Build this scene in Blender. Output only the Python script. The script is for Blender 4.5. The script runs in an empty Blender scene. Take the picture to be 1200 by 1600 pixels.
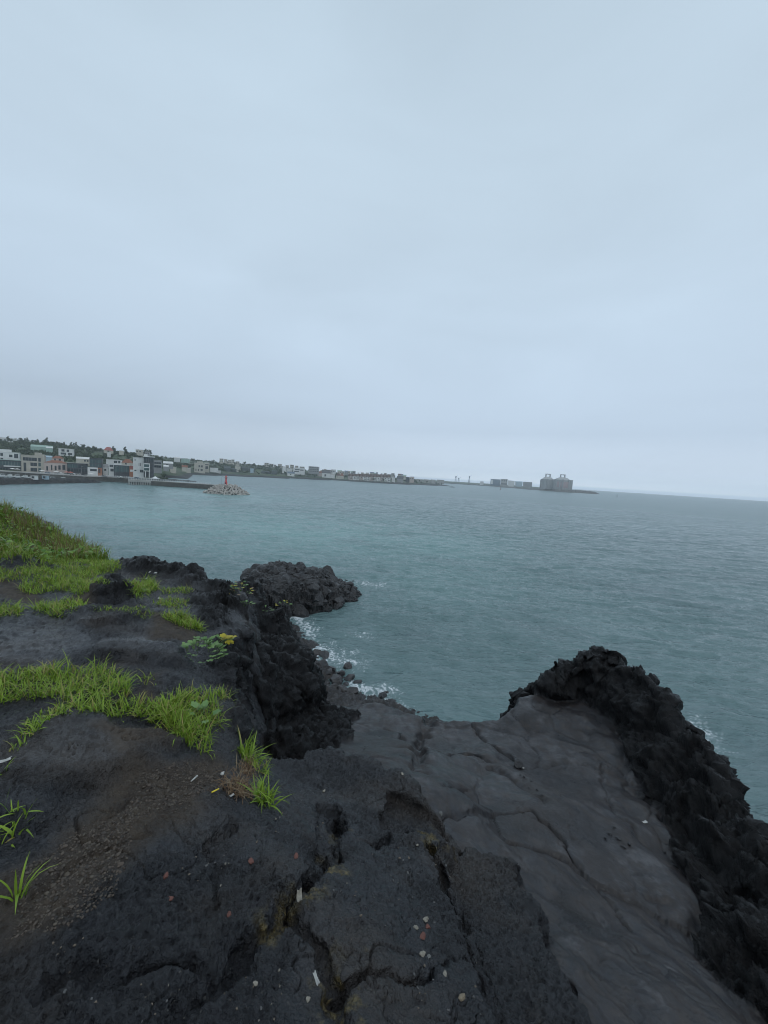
import bpy, math, random
import numpy as np
random.seed(7)
RNG = np.random.default_rng(11)
SC = bpy.context.scene
COL = SC.collection
R = math.radians

# ------------------------------------------------------------------ camera frame
EYE = 20.0
F = 600.0                     # focal length in reference pixels (1200 x 1600)
PITCH, ROLL = R(5.4), R(3.45)
fwd = np.array([0, math.cos(PITCH), -math.sin(PITCH)])
up0 = np.array([0, math.sin(PITCH), math.cos(PITCH)])
xr = np.array([1.0, 0, 0])
RIGHT = xr * math.cos(ROLL) + up0 * math.sin(ROLL)
UP = up0 * math.cos(ROLL) - xr * math.sin(ROLL)

def ray(px, py):
    return fwd + (px - 600) / F * RIGHT + (800 - py) / F * UP

def P(px, py, D):
    """point seen at (px,py) that lies D metres below the eye"""
    d = ray(px, py)
    t = D / -d[2]
    return np.array([d[0] * t, d[1] * t, EYE - D])

def PY(px, py, Y):
    """point seen at (px,py) at forward distance Y"""
    d = ray(px, py)
    t = Y / d[1]
    return np.array([d[0] * t, Y, EYE + d[2] * t])

cam = bpy.data.cameras.new('camera')
co = bpy.data.objects.new('camera', cam)
COL.objects.link(co)
import mathutils
M = mathutils.Matrix(((RIGHT[0], UP[0], -fwd[0], 0), (RIGHT[1], UP[1], -fwd[1], 0), (RIGHT[2], UP[2], -fwd[2], EYE), (0, 0, 0, 1)))
co.matrix_world = M
cam.sensor_fit = 'VERTICAL'
cam.sensor_height = 36
cam.lens = F / 1600 * 36
cam.clip_start = 0.05
cam.clip_end = 60000
SC.camera = co

# ------------------------------------------------------------------ noise
def _h(ix, iy, iz, s=0):
    h = (ix.astype(np.uint32) * np.uint32(374761393) + iy.astype(np.uint32) * np.uint32(668265263)
         + iz.astype(np.uint32) * np.uint32(2147483647) + np.uint32((s * 974711 + 12345) & 0xffffffff))
    h = (h ^ (h >> np.uint32(13))) * np.uint32(1274126177)
    h = (h ^ (h >> np.uint32(16))) * np.uint32(2246822519)
    return h ^ (h >> np.uint32(15))
_G = np.array([[1,1,0],[-1,1,0],[1,-1,0],[-1,-1,0],[1,0,1],[-1,0,1],[1,0,-1],[-1,0,-1],[0,1,1],[0,-1,1],[0,1,-1],[0,-1,-1],[1,1,0],[0,-1,1],[-1,1,0],[0,-1,-1]], np.float32)

def perlin(x, y, z, s=0):
    xi = np.floor(x); yi = np.floor(y); zi = np.floor(z)
    fx = (x - xi).astype(np.float32); fy = (y - yi).astype(np.float32); fz = (z - zi).astype(np.float32)
    xi = xi.astype(np.int64); yi = yi.astype(np.int64); zi = zi.astype(np.int64)
    u = fx*fx*fx*(fx*(fx*6-15)+10); v = fy*fy*fy*(fy*(fy*6-15)+10); w = fz*fz*fz*(fz*(fz*6-15)+10)
    def g(dx, dy, dz):
        k = _G[_h(xi+dx, yi+dy, zi+dz, s) & np.uint32(15)]
        return k[..., 0]*(fx-dx) + k[..., 1]*(fy-dy) + k[..., 2]*(fz-dz)
    a = g(0,0,0)*(1-u)+g(1,0,0)*u; b = g(0,1,0)*(1-u)+g(1,1,0)*u
    c = g(0,0,1)*(1-u)+g(1,0,1)*u; d = g(0,1,1)*(1-u)+g(1,1,1)*u
    return (a*(1-v)+b*v)*(1-w)+(c*(1-v)+d*v)*w

def fbm(x, y, z, o=4, gain=.5, s=0):
    t = 0; a = 1; f = 1
    for i in range(o):
        t = t + a*perlin(x*f+i*17.3, y*f+i*7.1, z*f+i*3.7, s); a *= gain; f *= 2.03
    return t

def ridged(x, y, z, o=4, gain=.5, s=0):
    t = 0; a = 1; f = 1; n = 0
    for i in range(o):
        t = t + a*(1-2*np.abs(perlin(x*f+i*17.3, y*f+i*7.1, z*f+i*3.7, s))); n += a; a *= gain; f *= 2.07
    return t/n

def worley(x, y, z, s=0, three=True):
    """F1, F2 and a random value per cell"""
    xi = np.floor(x).astype(np.int64); yi = np.floor(y).astype(np.int64); zi = np.floor(z).astype(np.int64)
    f1 = np.full(x.shape, 9.0, np.float32); f2 = f1.copy(); cid = np.zeros(x.shape, np.float32)
    for dx in (-1, 0, 1):
        for dy in (-1, 0, 1):
            for dz in ((-1, 0, 1) if three else (0,)):
                h = _h(xi+dx, yi+dy, zi+dz, s)
                px = xi+dx+(h & np.uint32(1023))/1023.; py = yi+dy+((h >> np.uint32(10)) & np.uint32(1023))/1023.
                pz = zi+dz+((h >> np.uint32(20)) & np.uint32(1023))/1023.
                d = (x-px)**2+(y-py)**2+((z-pz)**2 if three else 0)
                d = np.sqrt(d).astype(np.float32)
                c = ((h >> np.uint32(7)) & np.uint32(4095)) / 4095.
                m = d < f1
                f2 = np.where(m, f1, np.minimum(f2, d)); cid = np.where(m, c, cid); f1 = np.where(m, d, f1)
    return f1, f2, cid

def sstep(a, b, x):
    t = np.clip((x-a)/(b-a), 0, 1)
    return t*t*(3-2*t)

def seg_dist(poly, x, y, closed=True):
    poly = np.asarray(poly)[:, :2]
    n = len(poly)
    d = np.full(x.shape, 1e9)
    for i in range(n if closed else n-1):
        a = poly[i]; b = poly[(i+1) % n]
        e = b-a; L = e@e+1e-12
        t = np.clip(((x-a[0])*e[0]+(y-a[1])*e[1])/L, 0, 1)
        d = np.minimum(d, (x-a[0]-t*e[0])**2+(y-a[1]-t*e[1])**2)
    return np.sqrt(d)

def inside(poly, x, y):
    poly = np.asarray(poly)[:, :2]
    c = np.zeros(x.shape, bool)
    n = len(poly)
    for i in range(n):
        x0, y0 = poly[i]; x1, y1 = poly[(i+1) % n]
        if y0 == y1: continue
        m = ((y0 > y) != (y1 > y)) & (x < (x1-x0)*(y-y0)/(y1-y0)+x0)
        c ^= m
    return c

def sdf(poly, x, y):
    d = seg_dist(poly, x, y)
    return np.where(inside(poly, x, y), -d, d)

class TPS:
    def __init__(self, pts, lam=.02):
        p = np.asarray(pts, float); self.p = p[:, :2]; n = len(p)
        K = self.k(np.hypot(*(p[:, None, :2]-p[None, :, :2]).transpose(2, 0, 1)))+lam*np.eye(n)
        A = np.zeros((n+3, n+3)); A[:n, :n] = K; A[:n, n] = 1; A[:n, n+1:] = self.p; A[n, :n] = 1; A[n+1:, :n] = self.p.T
        b = np.zeros(n+3); b[:n] = p[:, 2]
        self.w = np.linalg.solve(A, b)
    @staticmethod
    def k(r): return r*r*np.log(r+1e-9)
    def __call__(self, x, y):
        t = self.w[-3]+self.w[-2]*x+self.w[-1]*y
        for (a, b), w in zip(self.p, self.w[:-3]):
            t = t+w*self.k(np.hypot(x-a, y-b))
        return t

# ------------------------------------------------------------------ object helpers
def tag(o, label=None, cat=None, group=None, kind=None):
    if label: o['label'] = label
    if cat: o['category'] = cat
    if group: o['group'] = group
    if kind: o['kind'] = kind
    return o

def mesh_np(name, V, Fq, mat, parent=None, smooth=True, attrs=None, mats=None, fmat=None):
    """mesh from numpy arrays; Fq: (n,3) or (n,4) indices"""
    me = bpy.data.meshes.new(name)
    V = np.asarray(V, np.float32); Fq = np.asarray(Fq, np.int32)
    me.vertices.add(len(V)); me.vertices.foreach_set('co', V.ravel())
    k = Fq.shape[1]
    me.loops.add(Fq.size); me.loops.foreach_set('vertex_index', Fq.ravel())
    me.polygons.add(len(Fq)); me.polygons.foreach_set('loop_start', np.arange(0, Fq.size, k, dtype=np.int32))
    me.polygons.foreach_set('loop_total', np.full(len(Fq), k, np.int32))
    me.polygons.foreach_set('use_smooth', np.full(len(Fq), smooth))
    for an, av in (attrs or {}).items():
        a = me.attributes.new(an, 'FLOAT_COLOR', 'POINT')
        a.data.foreach_set('color', np.asarray(av, np.float32).ravel())
    for m in (mats or [mat]): me.materials.append(m)
    if fmat is not None: me.polygons.foreach_set('material_index', np.asarray(fmat, np.int32))
    me.update(calc_edges=True)
    o = bpy.data.objects.new(name, me); COL.objects.link(o)
    if parent: o.parent = parent
    return o

def empty(name, loc=(0, 0, 0), rz=0):
    o = bpy.data.objects.new(name, None); COL.objects.link(o)
    o.location = loc; o.rotation_euler = (0, 0, rz); o.empty_display_size = .2
    return o

def copy_tree(o, parent=None):
    c = o.copy(); COL.objects.link(c); c.parent = parent
    for ch in list(o.children): copy_tree(ch, c)
    return c

class MB:
    """collects polygons, builds one mesh object"""
    def __init__(s): s.v = []; s.f = []
    def poly(s, pts):
        n = len(s.v); s.v += [tuple(p) for p in pts]; s.f.append(tuple(range(n, n+len(pts)))); return s
    def box(s, x0, x1, y0, y1, z0, z1, rz=0, c=(0, 0)):
        n = len(s.v)
        for z in (z0, z1):
            for x, y in ((x0, y0), (x1, y0), (x1, y1), (x0, y1)):
                if rz:
                    dx, dy = x-c[0], y-c[1]
                    x, y = c[0]+dx*math.cos(rz)-dy*math.sin(rz), c[1]+dx*math.sin(rz)+dy*math.cos(rz)
                s.v.append((x, y, z))
        s.f += [tuple(n+i for i in q) for q in ((3,2,1,0), (4,5,6,7), (0,1,5,4), (1,2,6,5), (2,3,7,6), (3,0,4,7))]
        return s
    def prism(s, poly, z0, z1):
        n = len(s.v); k = len(poly)
        s.v += [(p[0], p[1], z0) for p in poly]+[(p[0], p[1], z1) for p in poly]
        s.f.append(tuple(n+i for i in reversed(range(k)))); s.f.append(tuple(n+k+i for i in range(k)))
        for i in range(k):
            j = (i+1) % k; s.f.append((n+i, n+j, n+k+j, n+k+i))
        return s
    def lathe(s, prof, c=(0, 0, 0), seg=16):
        n = len(s.v)
        for r, z in prof:
            for i in range(seg):
                a = 2*math.pi*i/seg; s.v.append((c[0]+r*math.cos(a), c[1]+r*math.sin(a), c[2]+z))
        for j in range(len(prof)-1):
            for i in range(seg):
                k = (i+1) % seg
                s.f.append((n+j*seg+i, n+j*seg+k, n+(j+1)*seg+k, n+(j+1)*seg+i))
        s.f.append(tuple(n+i for i in reversed(range(seg)))); s.f.append(tuple(n+(len(prof)-1)*seg+i for i in range(seg)))
        return s
    def tube(s, a, b, ra, rb=None, seg=8):
        rb = ra if rb is None else rb
        a = np.array(a, float); b = np.array(b, float); d = b-a; d /= np.linalg.norm(d)
        u = np.cross(d, [0, 0, 1] if abs(d[2]) < .9 else [1, 0, 0]); u /= np.linalg.norm(u); w = np.cross(d, u)
        n = len(s.v)
        for p, r in ((a, ra), (b, rb)):
            for i in range(seg):
                t = 2*math.pi*i/seg; s.v.append(tuple(p+r*(math.cos(t)*u+math.sin(t)*w)))
        for i in range(seg):
            k = (i+1) % seg; s.f.append((n+i, n+k, n+seg+k, n+seg+i))
        s.f.append(tuple(n+i for i in reversed(range(seg)))); s.f.append(tuple(n+seg+i for i in range(seg)))
        return s
    def build(s, name, mat, parent=None, smooth=False):
        me = bpy.data.meshes.new(name); me.from_pydata(s.v, [], s.f); me.materials.append(mat)
        if smooth: me.polygons.foreach_set('use_smooth', [True]*len(me.polygons))
        me.update()
        o = bpy.data.objects.new(name, me); COL.objects.link(o)
        if parent: o.parent = parent
        return o

# ------------------------------------------------------------------ materials
class NT:
    def __init__(s, name):
        s.m = bpy.data.materials.new(name); s.m.use_nodes = True
        s.t = s.m.node_tree; s.t.nodes.clear()
        s.out = s.t.nodes.new('ShaderNodeOutputMaterial')
        s.b = s.t.nodes.new('ShaderNodeBsdfPrincipled')
        s.t.links.new(s.b.outputs[0], s.out.inputs[0])
    def n(s, typ, **kw):
        o = s.t.nodes.new(typ)
        for k, v in kw.items(): setattr(o, k, v)
        return o
    def put(s, sock, v):
        if hasattr(v, 'is_linked') or isinstance(v, bpy.types.NodeSocket): s.t.links.new(v, sock)
        elif isinstance(v, (tuple, list)) and len(v) == 3 and sock.type == 'RGBA': sock.default_value = (*v, 1)
        else: sock.default_value = v
    def noise(s, scale, detail=4, rough=.55, vec=None, dist=0):
        o = s.n('ShaderNodeTexNoise'); o.inputs['Scale'].default_value = scale; o.inputs['Detail'].default_value = detail
        o.inputs['Roughness'].default_value = rough; o.inputs['Distortion'].default_value = dist
        s.put(o.inputs['Vector'], vec if vec is not None else s.pos())
        return o.outputs['Fac']
    def voro(s, scale, vec=None, feature='F1'):
        o = s.n('ShaderNodeTexVoronoi', feature=feature); o.inputs['Scale'].default_value = scale
        s.put(o.inputs['Vector'], vec if vec is not None else s.pos())
        return o.outputs['Distance']
    def pos(s):
        if not hasattr(s, '_p'): s._p = s.n('ShaderNodeNewGeometry').outputs['Position']
        return s._p
    def dist(s):
        o = s.n('ShaderNodeVectorMath', operation='LENGTH'); s.put(o.inputs[0], s.pos()); return o.outputs['Value']
    def objco(s):
        return s.n('ShaderNodeTexCoord').outputs['Object']
    def ramp(s, fac, a, b, ca=0., cb=1.):
        o = s.n('ShaderNodeMapRange'); o.clamp = True
        s.put(o.inputs[0], fac); o.inputs[1].default_value = a; o.inputs[2].default_value = b
        o.inputs[3].default_value = ca; o.inputs[4].default_value = cb
        return o.outputs[0]
    def mix(s, fac, a, b):
        o = s.n('ShaderNodeMix', data_type='RGBA'); s.put(o.inputs[0], fac); s.put(o.inputs[6], a); s.put(o.inputs[7], b)
        return o.outputs[2]
    def math(s, op, a, b=0.):
        o = s.n('ShaderNodeMath', operation=op); s.put(o.inputs[0], a); s.put(o.inputs[1], b); return o.outputs[0]
    def attr(s, name):
        o = s.n('ShaderNodeAttribute', attribute_name=name); return o.outputs['Color'], o.outputs['Alpha']
    def sep(s, c):
        o = s.n('ShaderNodeSeparateColor'); s.put(o.inputs[0], c); return o.outputs
    def bump(s, h, dist, strength=1., normal=None):
        o = s.n('ShaderNodeBump'); o.inputs['Distance'].default_value = dist; o.inputs['Strength'].default_value = strength
        s.put(o.inputs['Height'], h)
        if normal is not None: s.put(o.inputs['Normal'], normal)
        return o.outputs[0]
    def set(s, **kw):
        for k, v in kw.items(): s.put(s.b.inputs[k.replace('_', ' ')], v)
        return s

def simple(name, col, rough=.7, var=.18, scale=.6, metallic=0.):
    t = NT(name)
    n = t.noise(scale, 5)
    c = t.mix(t.ramp(n, .3, .7), tuple(c*(1-var) for c in col), tuple(min(1, c*(1+var)) for c in col))
    t.set(Base_Color=c, Roughness=rough, Metallic=metallic)
    return t.m
MAT = {}

def rock_material():
    t = NT('wet_basalt')
    col, wet = t.attr('mask')
    r, g, b = t.sep(col)[:3]
    n1 = t.noise(1.3, 6, .6); n2 = t.noise(9, 6, .65); n3 = t.noise(60, 4, .6)
    rough_c = t.mix(t.ramp(n2, .3, .7), (.0052, .0056, .0074), (.0195, .0205, .0255))
    rough_c = t.mix(t.ramp(n1, .48, .66), rough_c, (.033, .027, .024))
    # paler mineral flecks
    fl = t.ramp(t.noise(38, 2, .5), .69, .75)
    rough_c = t.mix(t.math('MULTIPLY', fl, .5), rough_c, (.10, .095, .085))
    ck, _ = t.attr('clinker')
    rough_c = t.mix(t.sep(ck)[0], rough_c, t.mix(t.ramp(n2, .35, .65), (.004, .0042, .005), (.016, .0155, .0165)))
    sm_c = t.mix(t.ramp(n1, .3, .7), (.015, .0140, .0150), (.034, .0295, .0298))
    mpg = t.n('ShaderNodeMapping'); t.put(mpg.inputs['Vector'], t.pos()); mpg.inputs['Rotation'].default_value = (0, 0, R(35)); mpg.inputs['Scale'].default_value = (3.2, .8, 1.5)
    nf = t.noise(1.6, 7, .65, mpg.outputs[0], .6)
    sm_c = t.mix(t.ramp(nf, .44, .62), (.022, .0222, .026), sm_c)
    sm_c = t.mix(t.ramp(n2, .42, .72), sm_c, (.040, .032, .028))
    sm_c = t.mix(t.ramp(t.noise(3.1, 7, .7), .56, .64), sm_c, (.060, .057, .060))
    c = t.mix(r, rough_c, sm_c)
    soil_c = t.mix(t.ramp(n2, .35, .65), (.036, .027, .021), (.070, .053, .038))
    soil_c = t.mix(t.ramp(n3, .6, .75), soil_c, (.13, .11, .085))
    c = t.mix(g, c, soil_c)
    moss_c = t.mix(t.ramp(t.noise(45, 5, .7), .4, .62), (.022, .018, .010), (.15, .115, .045))
    c = t.mix(b, c, moss_c)
    # roughness: wet film
    wr = t.ramp(t.noise(4.5, 6, .7), .38, .62, .20, .55)
    ro = t.mix(wet, wr, t.ramp(t.noise(8, 4, .6), .4, .6, .10, .42))
    ro2 = t.mix(r, ro, t.ramp(nf, .40, .62, .28, .55))
    ro3 = t.mix(g, ro2, (.8, .8, .8))
    # bump: pitted vesicles + grain
    v = t.voro(70); v2 = t.voro(170)
    pit = t.math('MULTIPLY', t.ramp(v, .0, .55), 1.0)
    pit2 = t.ramp(v2, 0, .5)
    h = t.math('ADD', t.math('MULTIPLY', pit, .55), t.math('ADD', t.math('MULTIPLY', pit2, .25), t.math('MULTIPLY', t.noise(28, 8, .7), 1.5)))
    hs = t.math('ADD', t.math('MULTIPLY', t.noise(14, 8, .6), .9), t.math('MULTIPLY', t.noise(130, 3, .6), .12))
    hm = t.n('ShaderNodeMix', data_type='FLOAT'); t.put(hm.inputs[0], r); t.put(hm.inputs[2], h); t.put(hm.inputs[3], hs)
    t.set(Base_Color=c, Roughness=ro3, Normal=t.bump(t.math('MULTIPLY', hm.outputs[0], t.ramp(wet, 0, 1, 1, .22)), .014, 1.))
    t.put(t.b.inputs['Specular IOR Level'], t.mix(t.sep(ck)[0], t.mix(r, (.46, .46, .46), (.34, .34, .34)), (.20, .20, .20)))
    return t.m
MAT['rock'] = rock_material()

def far_rock_material(name, a, b, sc=.8, bd=.08, rough=.5):
    t = NT(name)
    n = t.noise(sc, 8, .65)
    c = t.mix(t.ramp(n, .35, .65), a, b)
    t.set(Base_Color=c, Roughness=rough, Normal=t.bump(t.noise(sc*5, 8, .7), bd, .9))
    return t.m
MAT['sea_rock'] = far_rock_material('sea_rock', (.010, .010, .012), (.036, .033, .033), .7, .22, .4)
MAT['boulder'] = far_rock_material('boulder_stone', (.018, .018, .020), (.050, .047, .047), 1.1, .06, .40)
MAT['stone'] = far_rock_material('dark_stone', (.018, .018, .020), (.03, .03, .033), 12, .01)

def leafy(name, c1, c2, c3, trans=.25, rough=.42):
    t = NT(name)
    col, al = t.attr('tint')
    r, g, b = t.sep(col)[:3]
    c = t.mix(r, c1, c2); c = t.mix(g, c, c3)
    t.set(Base_Color=c, Roughness=rough)
    t.b.inputs['Specular IOR Level'].default_value = .35
    tr = t.n('ShaderNodeBsdfTranslucent'); t.put(tr.inputs[0], c)
    mx = t.n('ShaderNodeMixShader'); mx.inputs[0].default_value = trans
    t.t.links.new(t.b.outputs[0], mx.inputs[1]); t.t.links.new(tr.outputs[0], mx.inputs[2]); t.t.links.new(mx.outputs[0], t.out.inputs[0])
    return t.m
MAT['grass'] = leafy('grass_blade', (.130, .235, .026), (.315, .440, .050), (.38, .31, .12))
MAT['hillgrass'] = leafy('hill_grass_blade', (.120, .205, .026), (.260, .360, .046), (.27, .22, .09))
MAT['cover'] = leafy('ground_cover_leaf', (.085, .175, .030), (.20, .330, .045), (.17, .13, .06))
MAT['drygrass'] = leafy('dry_grass_blade', (.10, .055, .030), (.22, .14, .075), (.28, .22, .14), .1, .7)
MAT['herb'] = leafy('herb_leaf', (.120, .230, .080), (.25, .390, .140), (.55, .42, .03))
MAT['herb_yellow'] = leafy('yellowed_leaf', (.42, .36, .03), (.52, .44, .05), (.42, .20, .04))
MAT['herb_pink'] = leafy('pinkish_leaf', (.26, .17, .10), (.34, .24, .14), (.30, .30, .10))
MAT['stem'] = simple('green_stem', (.12, .16, .06), .6, .2, 30)

# ------------------------------------------------------------------ near lava terrain
def PP(lst): return np.array([P(*q) if len(q) == 3 else q[1:] for q in lst], float)
W = 'w'
near_poly = PP([(0,788,1.41),(60,813,1.70),(100,834,1.86),(132,857,1.97),(160,870,2.0),(195,882,1.85),(250,886,1.80),(310,893,1.85),
    (340,914,1.95),(378,915,2.15),(392,935,2.2),(378,958,2.0),(366,1000,1.9),(352,1040,1.86),(372,1075,1.86),(392,1120,1.98),(415,1165,2.15),
    (450,1185,2.35),(500,1172,2.45),(570,1184,2.45),(622,1200,2.42),(650,1228,2.4),(690,1282,2.3),(702,1340,2.2),(735,1440,2.05),(790,1600,1.9),
    (W,.75,.3,18.2),(W,1.2,-4,18.3),(W,-9,-6,18.5),(W,-17,0,18.5),(W,-15,8,18.6)])
near_top = TPS([P(*q) for q in [(0,1600,1.5),(300,1600,1.6),(600,1600,1.75),(780,1600,1.9),(0,1400,1.5),(200,1400,1.58),(400,1400,1.76),(560,1400,1.92),
    (680,1400,2.1),(0,1250,1.5),(200,1250,1.62),(400,1270,1.85),(560,1270,2.2),(650,1240,2.4),(500,1185,2.4),(430,1200,2.25),(570,1190,2.42),
    (0,1100,1.5),(150,1130,1.54),(300,1120,1.7),(375,1130,1.92),(0,1000,1.55),(150,1000,1.6),(300,1040,1.75),(360,1000,1.88),(0,920,1.5),
    (100,900,1.6),(200,900,1.75),(300,930,1.85),(370,930,2.05),(0,860,1.56),(100,870,1.8),(155,872,1.98),(250,890,1.8),(0,803,1.44),(60,822,1.71),(120,856,1.94)]]
    + [np.array([-14., 3, 18.6]), np.array([-10., -5, 18.5]), np.array([0., -4, 18.4]), np.array([2., -3, 18.3]), np.array([-16., 9, 18.7])])
mid_poly = PP([(690,1300,2.75),(722,1332,2.72),(742,1318,2.72),(770,1334,2.7),(806,1345,2.7),(822,1385,2.65),(850,1440,2.55),(885,1520,2.42),(930,1600,2.3),
    (W,1.15,.2,17.7),(W,1.4,-3,17.9),(W,.4,-3,17.9),(W,.4,.3,17.8),(760,1560,2.3),(710,1400,2.6)])
mid_top = TPS([P(*q) for q in [(722,1332,2.74),(800,1345,2.72),(850,1440,2.58),(930,1600,2.32),(740,1400,2.62),(800,1560,2.3)]]+[np.array([.9, -2, 17.9])], .1)
bench_poly = PP([(505,1095,4.7),(545,1100,4.7),(585,1098,4.65),(622,1108,4.6),(665,1120,4.5),(705,1124,4.5),(760,1126,4.45),(800,1112,4.4),(810,1088,4.35),
    (900,1050,4.3),(980,1090,4.2),(1060,1180,4.2),(1120,1290,4.0),(1200,1420,3.9),(W,3.6,1.0,16.6),(W,3.2,-3,16.9),(W,.2,-3,17.0),
    (620,1500,3.1),(480,1250,3.1),(425,1185,3.3),(400,1145,3.5),(455,1120,4.2)])
bench_top = TPS([P(*q) for q in [(545,1105,4.75),(585,1100,4.62),(640,1115,4.62),(665,1122,4.45),(705,1128,4.5),(760,1130,4.5),(805,1108,4.38),(700,1160,4.22),(640,1150,4.3),
    (600,1160,3.75),(560,1150,4.1),(660,1190,3.55),(740,1185,3.9),(800,1190,4.0),(700,1250,2.95),(850,1130,4.38),(930,1100,4.35),(800,1300,3.22),(900,1250,3.75),(900,1450,2.92),(1050,1450,3.3),(720,1310,2.92),(860,1500,2.72),
    (1000,1600,2.7),(1100,1560,3.05),(500,1250,2.9),(420,1150,3.4),(480,1130,4.0)]]+[np.array([1.5, -2, 17.5]), np.array([3.2, .5, 16.7])], .03)
ridge_poly = PP([(856,1078,4.25),(864,1068,4.15),(872,1056,4.05),(880,1040,3.76),(888,1026,3.55),(925,1012,3.4),(955,1013,3.35),(980,1022,3.35),(1000,1045,3.35),(1042,1080,3.35),
    (1070,1125,3.4),(1112,1175,3.45),(1138,1240,3.5),(1150,1270,3.5),(1200,1325,3.5),(1280,1420,3.4),(W,4.0,1.0,16.9),(W,3.6,-1.5,17),(1150,1640,3.1),
    (1108,1520,3.25),(1112,1450,3.4),(1078,1390,3.55),(1062,1310,3.75),(1010,1250,3.92),(985,1190,4.1),(965,1130,4.2),(900,1085,4.3),(850,1078,4.3)])
ridge_top = TPS([P(*q) for q in [(856,1076,4.22),(864,1068,4.15),(866,1056,4.0),(888,1026,3.6),(930,1014,3.42),(975,1020,3.38),(1000,1048,3.38),(1042,1084,3.40),(1080,1135,3.46),(1112,1180,3.5),(1138,1245,3.52),
    (1200,1330,3.42),(1280,1430,3.25),(1108,1500,3.26),(1078,1390,3.52),(1062,1310,3.74),(1005,1245,3.93),(985,1190,4.12),(965,1130,4.24),(900,1085,4.3),
    (1040,1180,3.74),(1080,1260,3.76),(1120,1350,3.5),(1170,1470,3.2)]]+[np.array([3.4, 0., 17.0])], .03)
m1_poly = PP([(372,1005,2.2),(400,990,2.45),(432,988,2.75),(470,1002,3.1),(490,1018,3.25),(496,1050,3.3),(486,1085,3.25),(458,1104,3.2),(415,1098,2.85),(384,1072,2.45),(366,1046,2.15)])
m1_top = TPS([P(*q) for q in [(372,1005,2.15),(432,992,2.7),(488,1020,3.2),(494,1056,3.2),(455,1098,3.05),(400,1085,2.6),(366,1046,2.1),(430,1040,2.72)]], .03)
m2_poly = PP([(376,930,2.25),(398,925,2.5),(424,934,2.75),(440,950,3.0),(452,972,3.4),(466,990,3.6),(470,1004,3.6),(430,1004,3.1),(392,985,2.5),(372,960,2.15)])
m2_top = TPS([P(*q) for q in [(376,930,2.2),(424,936,2.7),(452,974,3.3),(468,995,3.5),(400,985,2.5),(372,958,2.12),(415,960,2.65)]], .03)
gully_poly = PP([(372,1090,2.6),(400,1100,3.0),(455,1100,3.6),(520,1090,4.4),(560,1100,4.6),(560,1180,3.6),(460,1190,2.9),(410,1185,2.6)])
gully_top = TPS([P(*q) for q in [(385,1110,2.9),(450,1115,3.5),(520,1095,4.4),(560,1140,4.1),(500,1165,3.3),(430,1180,2.9),(480,1140,3.6)]], .05)
shore_edge = [P(q[0], q[1], 19.9) for q in [(430,978),(462,975),(476,988),(486,1003),(492,1020),(505,1034),(524,1050),(528,1064),(556,1078),(575,1088),(606,1096),(640,1112),(700,1128)]]
shore_poly = np.array(shore_edge+[np.array([6., 20, 3]), np.array([6., 9, 6]), np.array([-14., 9, 8]), np.array([-26., 30, 4]), np.array([-24., 52, 2])])
mound_poly = PP([(146,944,1.66),(147,925,1.6),(160,910,1.55),(188,906,1.55),(206,914,1.6),(222,938,1.68),(215,952,1.68)])
bump_a = PP([(0,884,1.5),(12,868,1.45),(40,864,1.45),(58,876,1.5),(72,888,1.6),(30,890,1.55)])
rim_poly = PP([(185,884,1.85),(250,884,1.8),(312,892,1.83),(342,914,1.93),(380,916,2.15),(380,950,2.0),(330,930,1.9),(300,912,1.85),(240,902,1.8),(190,896,1.82)])
slab_poly = PP([(40,1190,1.56),(70,1145,1.54),(115,1116,1.54),(160,1122,1.55),(190,1142,1.58),(250,1150,1.64),(275,1165,1.68),(230,1195,1.65),(130,1230,1.6),(40,1300,1.53),(-60,1290,1.5)])
ledge_poly = PP([(140,1030,1.62),(155,1013,1.62),(210,1016,1.66),(262,1025,1.72),(285,1048,1.76),(215,1045,1.7),(160,1044,1.64)])
ledge2_poly = PP([(100,962,1.6),(150,952,1.62),(200,950,1.66),(235,962,1.7),(205,978,1.68),(130,985,1.62)])
recess1 = PP([(484,1248,2.0),(500,1238,2.1),(524,1240,2.15),(530,1262,2.12),(530,1300,2.05),(505,1345,1.95),(490,1330,1.9),(505,1290,2.0)])
recess2 = PP([(612,1238,2.36),(640,1240,2.4),(655,1258,2.38),(700,1270,2.35),(704,1300,2.3),(694,1318,2.2),(660,1296,2.25),(625,1290,2.2),(600,1285,2.2)])

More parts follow.
